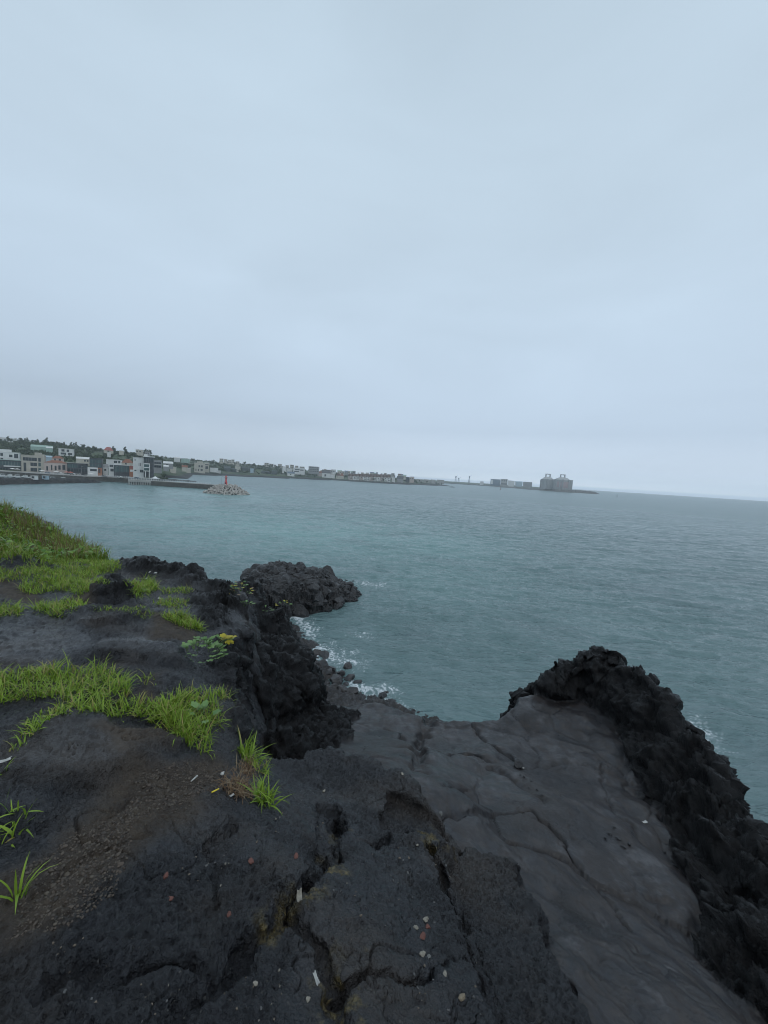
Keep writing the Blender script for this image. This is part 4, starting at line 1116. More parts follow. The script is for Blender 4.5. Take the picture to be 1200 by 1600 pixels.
pebble(630,1208,7,'pale','pale pebble at the far edge of the pitted shelf')
pebble(504,1234,7,'pale','pale pebble above the dark overhang')
pebble(349,1207,8,'white','round whitish pebble beside the brown roots')
pebble(640,1362,5,'grey','small grey pebble near the middle crack of the slab')
pebble(652,1318,5,'pale','small pale pebble near the head of the slab')
pebble(690,1268,8,'grey','grey stone in the recess beside the moss')
for a, b, s in ((232,891,7),(241,893,7),(230,902,8)): pebble(a, b, s, 'white', 'whitish pebble lying among black rocks at the top of the grass', 'whitish pebbles behind the grass')
pebble(246,933,7,'white','single whitish pebble between the two small grass strips')
for a, b, s in ((258,1366,10),(464,1337,11),(390,1345,10),(265,1402,8),(357,1428,10)):
    pebble(a, b, s, 'brick', 'brick-red chip lying on the dark left slab', 'brick-red chips on the left slab')
k_ = 0
for a0, b0, n_, sp in ((640,1360,22,70),(700,1560,18,60),(400,1560,16,60),(260,1560,14,60),(120,1500,14,60),(330,1350,14,50),(450,1290,12,40),(560,1400,14,50)):
    for i in range(n_):
        a, b = random.gauss(a0, sp*.6), random.gauss(b0, sp*.5)
        if not (5 < a < 800 and 1230 < b < 1596): continue
        pebble(a, b, random.choice((1.6, 2, 2.4, 2.8, 3.6, 4.4)), random.choice(('pale', 'tan', 'grey', 'grey', 'tan')), 'tiny pale stone chip scattered on the near black slab', 'tiny stone chips on the near slab', 'stone_chip', True)
# gravel sheet
polyA = world_poly([(215,1195),(290,1185),(352,1195),(345,1225),(300,1262),(235,1285),(205,1330),(185,1390),(120,1440),(20,1470),(5,1400),(20,1360),(80,1330),(120,1290),(160,1270)])
c = scatter(polyA, 5200, .03, -2)
vs, fs_, tn = [], [], []; nv = 0
for (a, b) in c:
    zg_ = ground(a, b); s = float(np.clip(abs(RNG.normal(.0, .0030)), .0012, .0105))
    v, f = pm[int(RNG.integers(8))]
    if s < .008: v, f = ICO[1][0]*np.array([1, .8, .55]), ICO[1][1]
    th = RNG.uniform(0, 6.28); ct, st_ = math.cos(th), math.sin(th)
    v2 = np.column_stack([v[:, 0]*ct-v[:, 1]*st_, v[:, 0]*st_+v[:, 1]*ct, v[:, 2]])*s*(1+.25*RNG.normal(size=(1, 3)))
    vs.append(v2+np.array([a, b, zg_+s*.2])); fs_.append(f+nv); nv += len(v)
    cc = RNG.random(); tn.append(np.tile([cc, RNG.random()*.5, 0, 1], (len(v), 1)))
gm = NT('gravel_stone'); cg, _ = gm.attr('tint'); rr_, gg_, _b = gm.sep(cg)[:3]
gm.set(Base_Color=gm.mix(gg_, gm.mix(rr_, (.024, .021, .019), (.10, .083, .064)), (.075, .05, .038)), Roughness=.75)
tag(mesh_np('gravel', np.concatenate(vs), np.concatenate(fs_), gm.m, smooth=False, attrs={'tint': np.concatenate(tn)}), 'loose tan and brown gravel lying in the soil hollow of the lava', 'gravel', kind='stuff')

MAT['paper'] = simple('white_paper', (.40, .40, .38), .6, .25, 60)
MAT['yellow'] = simple('yellow_plastic', (.75, .58, .04), .4, .1, 30)
def stick(px, py, L, r, az, mat, name, label, cat, band=None):
    p, n = hit(px, py)
    root = empty(name, (p[0], p[1], p[2]+r)); tag(root, label, cat)
    d = np.array([math.cos(az), math.sin(az), .05])
    MB().tube(-d*L/2, d*L/2, r, r, 10).build('tube', mat, root, True)
    MB().tube(d*L/2, d*(L/2+L*.3), r*1.04, r*1.0, 10).build('end', band or mat, root, True)
stick(300,1216,.034,.0042,1.2,MAT['paper'],'cigarette_end','white cigarette end lying on the brown soil','cigarette end')
stick(338,1237,.030,.0038,.7,MAT['yellow'],'plastic_straw','short yellow plastic piece on the soil by the slab edge','plastic piece',MAT['yellow'])
def scrap(px, py, w, h, az, mat, name, label, cat, curl=.3):
    p, n = hit(px, py)
    Vv, Ff = [], []
    nx_, ny_ = 8, 6
    for i in range(nx_):
        for j in range(ny_):
            u, v = i/(nx_-1)-.5, j/(ny_-1)-.5
            jag = 1+.12*math.sin(7*u+px)+.1*math.cos(9*v+py)
            Vv.append((u*w*jag, v*h*jag, curl*w*(u*u*1.6+.4*math.sin(5*v)*.3)+.004))
    for i in range(nx_-1):
        for j in range(ny_-1): Ff.append((i*ny_+j, (i+1)*ny_+j, (i+1)*ny_+j+1, i*ny_+j+1))
    o = mesh_np(name, np.array(Vv), np.array(Ff), mat); md = o.modifiers.new('thick', 'SOLIDIFY'); md.thickness = .002
    o.location = (p[0], p[1], p[2]+.006); o.rotation_euler = (random.uniform(-.2, .2), random.uniform(-.2, .2), az)
    tag(o, label, cat)
scrap(363,1243,.02,.013,.8,MAT['paper'],'paper_scrap','tiny white paper scrap beside the yellow plastic piece','paper scrap')
scrap(496,1531,.036,.010,-1.0,MAT['paper'],'wrapper','crumpled white wrapper strip near the bottom by the mossy crack','wrapper',.5)
scrap(467,1405,.05,.02,-1.3,PEB['pale'],'dry_leaf','curled pale dead leaf standing over a hole in the crack','leaf',.7)
scrap(817,1197,.06,.022,-.4,MAT['paper'],'paper_scrap','white paper scrap under the loose dark stone on the smooth shelf','paper scrap')
scrap(1010,1284,.055,.03,.3,MAT['paper'],'paper_scrap','white paper scrap at the foot of the black ridge','paper scrap')
scrap(4,1190,.045,.014,.5,MAT['paper'],'paper_scrap','white paper scrap at the left edge beside the raised slab','paper scrap')
p, n = hit(812, 1194); v, f = stone(911, 3, 12, .10)
tag(place_mesh('loose_stone', v, f, MAT['stone'], (p[0], p[1], p[2]+.03), .085, (.2, .1, 1)), 'single black fist-sized stone lying on the smooth grey shelf', 'stone')
for a, b, s in ((820,1212,.04),(832,1218,.05),(826,1228,.035),(838,1232,.04),(846,1240,.03),(815,1208,.03),(955,1300,.05),(968,1308,.06),(975,1322,.05),(962,1290,.04),(985,1318,.05),(948,1308,.035),(1055,1350,.06),(1040,1330,.045)):
    p, n = hit(a, b); v, f = pm[random.randrange(8)]
    tag(place_mesh('stone_chip', v, f, MAT['stone'], (p[0], p[1], p[2]+.005), s*.55, (0, 0, random.uniform(0, 6))), 'small black stone chip lying on the smooth grey shelf', 'stone chip', 'black chips on the smooth shelf')
# ------------------------------------------------------------------ far shore land
TAB = { # reference column: (distance, height) profile of the land seen there
 -500: [(200,-2),(330,-1),(345,4),(480,12),(650,40),(1000,46),(2300,112),(2700,120)],
 0: [(200,-2),(334,-1),(345,4),(450,9),(560,24),(660,38),(1000,44),(2300,108),(2700,116)],
 100: [(200,-2),(334,-1),(345,4),(450,9),(560,22),(660,36),(1000,42),(2300,84),(2700,90)],
 170: [(200,-2),(345,-1),(356,4),(460,9),(570,20),(660,31),(1000,38),(2300,52),(2700,56)],
 230: [(200,-2),(360,-1),(372,4),(480,9),(600,19),(700,29),(1000,34),(1900,40),(2700,44)],
 262: [(200,-2),(500,-1),(510,4),(600,9),(700,17),(800,27),(1000,30),(1900,32),(2700,30)],
 300: [(200,-2),(735,-1),(752,3.5),(800,6),(880,14),(1000,27),(1300,30),(2700,30)],
 350: [(200,-2),(800,-1),(815,3.5),(870,6),(960,13),(1080,27),(1400,30),(2700,30)],
 400: [(200,-2),(848,-1),(862,3.5),(930,6),(1020,12),(1150,25),(1500,27),(2700,26)],
 460: [(200,-2),(930,-1),(945,3.5),(1010,6),(1120,11),(1260,22),(1600,23),(2700,22)],
 520: [(200,-2),(1010,-1),(1025,3.5),(1080,5),(1200,9),(1380,18),(1700,18),(2700,16)],
 600: [(200,-2),(990,-1),(1005,3),(1080,4.5),(1250,7),(1450,12),(1800,13),(2700,12)],
 650: [(200,-2),(1080,-1),(1095,3),(1160,4),(1300,5),(1500,9),(1900,10),(2700,10)],
 690: [(200,-2),(1150,-1),(1165,2.5),(1240,2.5),(1400,-1.5),(1900,-1),(1930,5),(2700,9)],
 705: [(200,-2),(1240,-2),(1400,-2),(1880,-1.5),(1900,3.5),(2000,6),(2700,8)],
 760: [(200,-2),(1800,-2),(1850,-1),(1870,3.5),(2000,5),(2700,8)],
 800: [(200,-2),(1600,-2),(1690,-1),(1705,3.5),(1900,5),(2700,7)],
 835: [(200,-2),(1480,-2),(1520,-1),(1535,3.5),(1900,5),(2700,5)],
 870: [(200,-2),(1400,-2),(1450,-2),(1700,-2),(1900,-2),(2700,-2)],
 1300: [(200,-2),(2700,-2)]}
tk = sorted(TAB); GYs = np.geomspace(200, 2700, 520)
prof = np.array([np.interp(GYs, [a for a, b in TAB[k_]], [b for a, b in TAB[k_]]) for k_ in tk])
def xcol(X_, Y_):
    """reference column of a ground point near the horizon"""
    return 600+F*X_/Y_/math.cos(ROLL)
def land(X_, Y_):
    X_ = np.asarray(X_, float); Y_ = np.asarray(Y_, float)
    c = np.clip(xcol(X_, Y_), tk[0], tk[-1]-1); i = np.clip(np.searchsorted(tk, c, 'right')-1, 0, len(tk)-2)
    t = (c-np.array(tk)[i])/(np.array(tk)[i+1]-np.array(tk)[i])
    j = np.clip((np.log(Y_/200)/math.log(2700/200))*519, 0, 518.999); j0 = j.astype(int); u_ = j-j0
    a = prof[i, j0]*(1-u_)+prof[i, j0+1]*u_; b = prof[i+1, j0]*(1-u_)+prof[i+1, j0+1]*u_
    z = a*(1-t)+b*t
    return z+np.clip(z/14, 0, 1)*(1.5*fbm(X_/60, Y_/60, X_*0+3, 3, s=81)+.05*z*fbm(X_/170, Y_/170, X_*0+5, 3, s=84))+.9*fbm(X_/16, Y_/16, X_*0+1, 3, s=82)*(z < 6)
cols = np.arange(-480, 900, 2.2)
LYg, LC = np.meshgrid(GYs, cols, indexing='xy')
LX = (LC-600)/F*LYg*math.cos(ROLL)
LZ = land(LX.ravel(), LYg.ravel()).reshape(LX.shape)
i = np.arange(LX.size).reshape(LX.shape)
q = np.stack([i[:-1, :-1], i[:-1, 1:], i[1:, 1:], i[1:, :-1]], -1).reshape(-1, 4)
q = q[LZ.ravel()[q].max(1) > -.8]
u, inv = np.unique(q, return_inverse=True)
t = NT('coast_land')
geo = t.n('ShaderNodeSeparateXYZ'); t.put(geo.inputs[0], t.pos())
n1 = t.noise(.012, 6, .62); n2 = t.noise(.05, 5, .6)
c_ = t.mix(t.ramp(n1, .40, .60), (.030, .052, .022), (.066, .094, .038))
c_ = t.mix(t.ramp(n2, .56, .64), c_, (.100, .090, .060))
c_ = t.mix(t.ramp(t.math('ADD', geo.outputs['Z'], t.math('MULTIPLY', n2, 2.)), 3.2, 5.4), t.mix(t.ramp(n2, .4, .6), (.016, .016, .017), (.040, .038, .034)), c_)
t.set(Base_Color=c_, Roughness=.9)
tag(mesh_np('hills', np.stack([LX, LYg, LZ], -1).reshape(-1, 3)[u], inv.reshape(-1, 4), t.m), 'misty green coastal hills and low shore across the bay', 'hills', kind='structure')

MW = {'white': simple('white_render', (.66, .66, .64), .8, .08, .3), 'cream': simple('cream_render', (.50, .47, .40), .8, .1, .3), 'beige': simple('beige_stone', (.43, .40, .34), .85, .1, .4),
      'pink': simple('pinkish_render', (.50, .42, .38), .8, .1, .4), 'grey': simple('grey_concrete', (.28, .28, .28), .8, .15, .3), 'dark': simple('dark_cladding', (.052, .055, .060), .45, .2, .5),
      'glass': simple('dark_glass', (.040, .050, .056), .15, .2, .3), 'teal': simple('teal_glass', (.060, .100, .100), .15, .2, .3), 'terracotta': simple('terracotta_tiles', (.24, .105, .065), .8, .25, 1.),
      'orange': simple('orange_panel', (.34, .14, .075), .6, .1, .5), 'red': simple('red_roof_tiles', (.33, .10, .085), .7, .15, .8), 'blue': simple('pale_blue_sheet', (.36, .46, .52), .5, .1, .4),
      'bluedark': simple('slate_blue_sheet', (.10, .14, .19), .5, .15, .4), 'greenroof': simple('pale_green_sheet', (.32, .44, .38), .6, .12, .3), 'brown': simple('brown_roof', (.11, .07, .055), .8, .2, .5),
      'shade': simple('black_shade_net', (.075, .090, .088), .8, .2, .4), 'stonewall': far_rock_material('harbour_wall_stone', (.050, .047, .043), (.13, .12, .105), .5, .1, .8),
      'concrete': simple('pale_concrete', (.36, .35, .33), .85, .15, .2), 'rubble': far_rock_material('lava_rubble', (.012, .012, .014), (.052, .048, .044), .55, .5, .7)}

def hexc(px, pt, pb, Y): return PY(px, pb, Y), (pb-pt)/F*Y
def building(px0, px1, pt, pb, Y, label, wall='white', roof='flat', roofm=None, wins=(), floors=0, cols_=0, depth=None, yaw=0., name='house', cat='house', group=None, wm='glass', eave=.25, rh=None, extra=None):
    base = PY((px0+px1)/2, pb, Y); Wd = (px1-px0)/F*Y*math.cos(ROLL); H = (pb-pt)/F*Y
    azm = math.atan2(base[0], base[1]); yaw = yaw-azm*.85; Wd *= math.cos(azm)/math.cos(.15*azm)
    D = depth or max(5., min(12., Wd*.6))
    root = empty(name, tuple(base), yaw); tag(root, label, cat, group)
    rise = (rh if rh is not None else .30)*H if roof in ('gable', 'hip') else .35
    hw = H-rise
    MB().box(-Wd/2, Wd/2, 0, D, -4, hw).build('wall', MW[wall], root)
    rm = MW[roofm or ('grey' if roof == 'flat' else 'terracotta')]; e = eave
    mb = MB()
    if roof == 'flat': mb.box(-Wd/2-e, Wd/2+e, -e, D+e, hw+.003, H)
    elif roof == 'gable':
        a = [(-Wd/2-e, -e, hw-.1), (Wd/2+e, -e, hw-.1), (Wd/2+e, D+e, hw-.1), (-Wd/2-e, D+e, hw-.1), (-Wd/2-e, D/2, H), (Wd/2+e, D/2, H)]
        for f_ in ((0,1,5,4), (2,3,4,5), (1,2,5), (3,0,4), (3,2,1,0)): mb.poly([a[k_] for k_ in f_])
    else:
        ins = min(Wd*.3, D/2)
        a = [(-Wd/2-e, -e, hw-.1), (Wd/2+e, -e, hw-.1), (Wd/2+e, D+e, hw-.1), (-Wd/2-e, D+e, hw-.1), (-Wd/2+ins, D/2, H), (Wd/2-ins, D/2, H)]
        for f_ in ((0,1,5,4), (2,3,4,5), (1,2,5), (3,0,4), (3,2,1,0)): mb.poly([a[k_] for k_ in f_])
    mb.build('roof', rm, root)
    ws = list(wins)
    for r_ in range(floors):
        for c_ in range(cols_):
            cw = .9/cols_; v0 = (r_+.30)/floors; ws.append((.05+cw*(c_+.18), .05+cw*(c_+.82), v0, v0+.45/floors))
    for wn_ in ws:
        u0, u1, v0, v1 = wn_[:4]; m_ = MW[wn_[4]] if len(wn_) > 4 else MW[wm]
        x0, x1 = -Wd/2+u0*Wd, -Wd/2+u1*Wd; z0, z1 = v0*hw, v1*hw
        w_ = MB().box(x0, x1, -.06, .2, z0, z1).build('window', m_, root)
        if (x1-x0) > 2.4: 
            fb = MB()
            for s_ in range(1, int((x1-x0)/2.2)+1):
                xx_ = x0+(x1-x0)*s_/(int((x1-x0)/2.2)+1); fb.box(xx_-.05, xx_+.05, -.10, -.062, z0, z1)
            fb.build('mullion', MW['grey'], w_)
    if extra: extra(root, Wd, hw, H, D)
    return root
def part(root, nm, m, *a): return MB().box(*a).build(nm, MW[m], root)

# --- the harbour front, left to right
building(-3,30.5,706.5,722,362,'white flat-roofed block with dark square windows at the left edge',wins=((.12,.24,.6,.9),(.12,.24,.1,.4),(.0,.08,.55,.9),(.52,.68,.52,.78),(.76,.95,.45,.9)),roofm='white',cat='building',name='apartment_block',
    extra=lambda r,W_,hw,H,D: part(r,'penthouse','white',-W_*.42,W_*.10,1,D*.8,H+.002,H+2.4))
building(-6,33.5,718.5,738,350,'low terrace pavilion with two pale roof edges and dark glass at the left edge',wall='dark',roofm='greenroof',wins=((.02,.98,.55,.9,'teal'),(.02,.6,.05,.35,'glass')),cat='building',name='pavilion',eave=.8,
    extra=lambda r,W_,hw,H,D: part(r,'awning','white',-W_*.18,W_*.48,-2.2,-.02,hw*.46,hw*.56))
def beige(r, W_, hw, H, D):
    part(r,'stair_tower','beige',W_*.36,W_*.5-.003,-.5,D*.5,-4,H+1.2); part(r,'penthouse','beige',W_*.06,W_*.35,1,D*.7,H+.002,H+2.6)
    part(r,'corner_pier','beige',-W_*.5+.004,-W_*.44,-.45,-.004,-4,hw-.01)
building(34,70.5,711.5,738,345,'beige three-storey seaside building with long dark window bands and a stair tower',wall='beige',roofm='beige',wins=((.07,.66,.68,.88),(.72,.83,.66,.88),(.09,.20,.05,.56),(.38,.66,.38,.58),(.72,.83,.38,.6,'teal'),(.38,.66,.05,.27),(.72,.83,.05,.27,'teal')),cat='building',name='office_block',extra=beige)
building(70.5,81,712,721,385,'pale blue shed behind the beige building',wall='blue',roof='gable',roofm='blue',rh=.25,name='shed',cat='shed')
building(69,105,719.5,738,352,'wide pinkish house with terracotta eave above arched windows',wall='pink',roof='hip',roofm='terracotta',rh=.2,wins=((.1,.17,.15,.6),(.3,.36,.2,.75),(.46,.54,.2,.7),(.62,.72,.3,.75),(.8,.93,.3,.8)),depth=10)
building(81,99,712.5,721,368,'terracotta-roofed upper house set back behind the wide pinkish house',wall='pink',roof='hip',roofm='terracotta',rh=.4,wins=((.2,.35,.2,.8),(.6,.8,.2,.8)))
building(91.5,115,701,711.5,520,'white stepped terrace house on the wooded slope',wins=((.2,.4,.55,.9),(.55,.7,.55,.9),(.15,.5,.1,.4),(.62,.9,.1,.4)),roofm='white')
building(105,137,723.5,738,354,'long low dark glass cafe with a thin pale roof line',wall='dark',roofm='concrete',wins=((.03,.5,.5,.88,'teal'),(.55,.97,.5,.85,'glass'),(.03,.97,.08,.4,'glass')),cat='building',name='cafe',eave=.7)
building(119,139.5,714,722,405,'pale cream house with sloping roof above the low dark cafe',wall='cream',roof='gable',roofm='white',rh=.35,wins=((.6,.75,.2,.7),(.82,.95,.2,.7)))
def cube(r, W_, hw, H, D):
    part(r,'shopfront','white',-W_*.62,W_*.18,-3,-.004,-4,hw*.36); part(r,'shop_window','glass',-W_*.42,W_*.10,-3.06,-2.9,hw*.10,hw*.26); part(r,'side_shop','orange',W_*.18+.004,W_*.5,-3,-.004,-4,hw*.34); part(r,'door','dark',W_*.23,W_*.38,-3.06,-2.9,0,hw*.28)
building(140,159.8,716,738.5,346,'black glass cube building over a white shopfront with an orange corner',wall='dark',roofm='dark',wins=((.06,.46,.64,.92,'teal'),(.52,.94,.70,.92,'teal'),(.06,.42,.42,.58,'teal'),(.5,.94,.42,.6,'teal')),cat='building',name='shop_building',extra=cube,depth=12)
building(160.5,168.5,725,737,352,'little white gabled house right of the black glass cube',roof='gable',roofm='grey',rh=.4,wins=((.3,.7,.2,.6),))
building(170,178.5,723.5,738,350,'narrow white two-storey house left of the glass pavilion',wins=((.15,.8,.6,.85),(.3,.9,.1,.4)),roofm='white')
building(166,190,718,725.5,410,'long white house behind the narrow white house, dark strip windows',wins=((.5,.72,.3,.8),(.78,.92,.3,.8)),roofm='white')
building(178,202,726.5,738,348,'flat white-roofed glass pavilion by the harbour road',wall='dark',roofm='white',wins=((.04,.34,.06,.92,'teal'),(.38,.66,.06,.92,'teal'),(.7,.97,.06,.92,'teal')),cat='building',name='pavilion',eave=.6)
building(202.3,211,727,738,349,'small orange and white kiosk shop beside the glass pavilion',wall='orange',roofm='white',wins=((.15,.8,.55,.9,'red'),(.12,.6,.08,.4,'white')),name='shop',cat='shop')
building(190,208,717.5,726.5,385,'house with bright red-orange hip roof behind the glass pavilion',wall='cream',roof='hip',roofm='terracotta',rh=.62,wins=((.3,.45,.2,.8),))
building(208,225,715,739,342,'tall white four-storey building with small slit windows',wins=((.14,.22,.80,.90),(.52,.57,.46,.68),(.66,.71,.46,.68),(.62,.95,.04,.22),(.12,.3,.12,.2)),roofm='white',cat='building',name='apartment_block')
def frame(r, W_, hw, H, D):
    part(r,'roof_canopy','white',-W_*.52,W_*.62,-1.6,D*.7,H+.004,H+.7); part(r,'penthouse','white',-W_*.5,-W_*.15,.5,D*.6,H+.71,H+2.4)
    b = part(r,'balcony_box','white',-W_*.5,W_*.14,-1.8,-.004,hw*.10,hw*.62)
    part(b,'window','teal',-W_*.44,W_*.06,-1.86,-1.6,hw*.15,hw*.32); part(b,'window','teal',-W_*.44,W_*.06,-1.86,-1.6,hw*.38,hw*.56)
    MB().tube((-W_*.3,-1.5,-4),(-W_*.3,-1.5,hw*.11),.35).build('column', MW['white'], r); MB().tube((W_*.08,-1.5,-4),(W_*.08,-1.5,hw*.11),.35).build('column', MW['white'], r)
building(224.5,240,714.5,739,340,'dark-clad building with white canopy roof and white balcony box on columns',wall='dark',roofm='dark',wins=((.05,.95,.70,.95,'glass'),),cat='building',name='apartment_block',extra=frame)
building(240.5,252,719,733.5,405,'grey terraced building with pale floor edges right of the dark-clad building',wall='grey',roofm='concrete',wins=((.05,.95,.62,.8),(.05,.95,.2,.42)),cat='building',name='terrace_building',
    extra=lambda r,W_,hw,H,D: part(r,'balcony','concrete',-W_*.5,W_*.55,-1.5,-.004,hw*.48,hw*.56))
building(255,270,721,728,520,'low house with wide white roof at the edge of the lava point',wall='grey',roof='gable',roofm='white',rh=.45,wins=((.3,.5,.2,.7),))
building(255.5,263,726.5,731.5,500,'tiny white-roofed hut below the wide white roof',wall='grey',roof='gable',roofm='white',rh=.5)
building(266,275,729.5,735,560,'low cream shed at the root of the lava point',wall='cream',roofm='white')
building(284,293,727,733,640,'low pink-roofed cottage right of the lava point',wall='cream',roof='gable',roofm='terracotta',rh=.5)
building(290,297.5,731,735.5,700,'small pale cottage near the far beach',wall='cream',roof='gable',roofm='concrete',rh=.5)
# hillside
building(162,176.5,698.5,706,600,'hillside house with a bright pink-red hip roof among trees',wall='cream',roof='hip',roofm='red',rh=.7,wins=((.4,.6,.1,.8),))
building(167.5,172.5,706.5,710,560,'tiny white-fronted hut under the pink-red roof',roofm='white')
building(48,82,695.5,700.5,570,'long pale green greenhouse roof on the wooded slope',wall='greenroof',roof='gable',roofm='greenroof',rh=.6,name='greenhouse',cat='greenhouse',depth=9)
building(72,82,698,703,555,'small whitish shed at the end of the long greenhouse',wall='greenroof',roof='gable',roofm='white',rh=.4,name='shed',cat='shed')
building(0,19.5,684,690,690,'long white hotel block high on the misty left hill',wins=((.05,.2,.2,.6),(.3,.5,.2,.6),(.6,.75,.2,.6),(.82,.95,.2,.6)),roofm='white',cat='building',name='hotel')
building(22,25.5,684.5,691,690,'slim white tower house high on the misty left hill',roofm='white',wins=((.3,.7,.6,.8),))
building(212,223.5,702.5,708,650,'pale block on the ridge left of the tall pines',wall='cream',roofm='white',wins=((.1,.3,.3,.7),(.5,.7,.3,.7)))
building(226,234,705.5,712,640,'grey block on the slope just under the tall pines',wall='grey',roofm='grey',wins=((.2,.4,.4,.7),(.6,.8,.4,.7)))
building(186,193,704,707,640,'whitish farm shed right of the pink-red roof',wall='cream',roofm='white',name='shed',cat='shed')
building(272,281,714,718.5,760,'white house with trees round it on the ridge slope',roof='gable',roofm='white',rh=.3)
building(283,296,716.5,720,780,'long pale green glasshouse on the ridge slope',wall='greenroof',roofm='greenroof',name='greenhouse',cat='greenhouse')
# mid shore
building(303.5,320,723.5,736.5,770,'beige villa with arched ground floor near the far waterline',wall='cream',roofm='cream',wins=((.4,.56,.5,.75),(.64,.8,.5,.75),(.12,.2,.05,.3),(.34,.44,.05,.3),(.6,.8,.08,.3)),
    extra=lambda r,W_,hw,H,D: part(r,'penthouse','cream',-W_*.25,W_*.30,1,D*.7,H+.003,H+3.2))
building(319.5,326.5,723,735,790,'narrow cream annex with white roof right of the beige villa',wall='cream',roofm='white',wins=((.2,.8,.2,.55),(.1,.9,.7,.82)))
building(328,340.5,731,735,800,'long low white shed behind the isle lighthouse',roofm='white',name='shed',cat='shed')
building(338,344.5,735,738,815,'little white hut on the shore behind the isle lighthouse',roofm='white',name='shed',cat='shed')
for a,b,c_,d_,Y_ in ((350,360,728.5,736,900),(360.5,370.5,731.5,738,900),(378,388,729.2,733,930),(388.5,398.5,731,735,930),(408,424,735.8,739,960),(424.5,433,735,739.5,960)):
    building(a,b,c_,d_,Y_,'dark net-covered greenhouse on the far shore slope',wall='shade',roof='gable',roofm='shade',rh=.35,name='greenhouse',cat='greenhouse',group='dark greenhouses on the far shore')
building(367,375.5,728.5,732.5,905,'cream cottage between two dark greenhouses',wall='cream',roofm='white'); building(369.5,373.5,732.5,735,890,'tiny cream hut under the cream cottage',wall='cream',roofm='white')
building(391,396,732,736.5,915,'grey-blue shed in front of the dark greenhouses',wall='blue',roofm='blue')
for a,b,c_,d_,Y_ in ((343,349,716.5,722,1060),(350,355,717.5,723,1060),(356,361,718.5,724,1060),(361.5,366,718,723.5,1060),(368,374,721,726,1070)):
    building(a,b,c_,d_,Y_,'cream apartment block on the skyline behind the lighthouse',wall='cream',roofm='cream',floors=2,cols_=2,cat='building',name='apartment_block',group='cream blocks on the skyline')
for k_,(a,b) in enumerate(((413,419.5),(420.5,427),(428,431.5),(434,440),(446,451),(453,459),(461,466),(468,475.5))):
    building(a,b,723.2+(k_*7 % 5)*.45+.075*(a-413),731.5+.06*(a-413),1180,'beige apartment block in the hazy row on the ridge',wall='beige',roofm='beige',floors=3,cols_=2,cat='building',name='apartment_block',group='hazy apartment row on the ridge')
building(441,447,729,737,990,'bright white rounded building left of the white hotel',roofm='white',cat='building',name='hotel'); building(447.5,456.5,732,737,1000,'low bright white wing between two white blocks',roofm='white',cat='building',name='hotel')
building(458,476,731,739,990,'bright white wide hotel with dark strip windows on the far shore',wins=((.15,.55,.55,.75),(.6,.9,.5,.7),(.1,.5,.15,.35)),roofm='white',cat='building',name='hotel')
building(449,460,737,742.5,965,'slate-blue roofed house in front of the white hotel',wall='white',roof='gable',roofm='bluedark',rh=.5,wins=((.4,.55,.1,.7),))
building(482,498.5,729,738,1040,'grey apartment slab right of the white hotel',wall='grey',roofm='concrete',floors=3,cols_=5,cat='building',name='apartment_block')
building(496,503,736.5,742,1050,'pink and white cottage left of the dark arched roof',wall='pink',roof='gable',roofm='terracotta',rh=.4)
building(503,516,734,745,1050,'house with a big dark roof and white gable wall',wall='white',roof='gable',roofm='dark',rh=.5,wins=((.3,.5,.1,.7),))
building(516,523,740,746,1050,'pale house between the dark roof and the orange roofs',wall='white',roof='gable',roofm='concrete',rh=.4)
building(525,532,739.5,747,1050,'house with muted green and orange roof',wall='cream',roof='hip',roofm='brown',rh=.5); building(531,537,739.5,746.5,1055,'house with bright orange roof on the far shore',wall='cream',roof='hip',roofm='terracotta',rh=.6)
for k_ in range(12):
    a = 546+k_*5.35
    building(a,a+5.0,740.3+.10*k_,749.3+.34*k_,1035+3*k_,'white-walled row house with brown gable roof along the far shore',wall='white' if k_ % 3 else 'pink',roof='gable',roofm='brown',rh=.42,wins=((.25,.45,.15,.45),(.6,.8,.15,.45),(.3,.7,.6,.85)),depth=11,yaw=.5,group='row houses on the far shore')
rr = random.Random(5)
for k_ in range(26):
    a = 500+k_*5.2+rr.uniform(-2, 2); b = a+rr.uniform(2.5, 7)
    yt = 731.6+(a-500)*.062+rr.uniform(-.6, 2.4)
    building(a,b,yt+1.2,yt+7,1240,'hazy small pale house in the far village behind the row houses',wall=rr.choice(('white','cream','grey','concrete','beige')),roof=rr.choice(('flat','gable')),roofm=rr.choice(('concrete','bluedark','greenroof','brown','white')),wins=((.2,.4,.4,.7),(.6,.8,.4,.7)),group='pale houses of the far village')
building(612,617,746,752.5,1080,'white low house left of the dark shed by the beige block',roofm='white'); building(620,630,744,752.5,1090,'grey-roofed barn left of the beige block',wall='grey',roof='gable',roofm='dark',rh=.5)
building(633.5,639.5,745.5,753,1140,'dark shed touching the beige block',wall='dark',roofm='dark',name='shed',cat='shed')
building(639.8,646.8,744.8,753.5,1135,'plain beige block standing alone near the end of the far headland',wall='pink',roofm='beige',wins=((.15,.3,.55,.75),(.6,.75,.55,.75)),cat='building',name='apartment_block')
for a,b in ((652,660),(662,671),(673,680),(683,694)):
    building(a,b,748.8+(a-652)*.03,752.6+(a-652)*.045,1330,'low pale warehouse behind the tip of the far headland',wall='concrete',roofm='white',name='warehouse',cat='warehouse',group='low warehouses behind the headland tip')
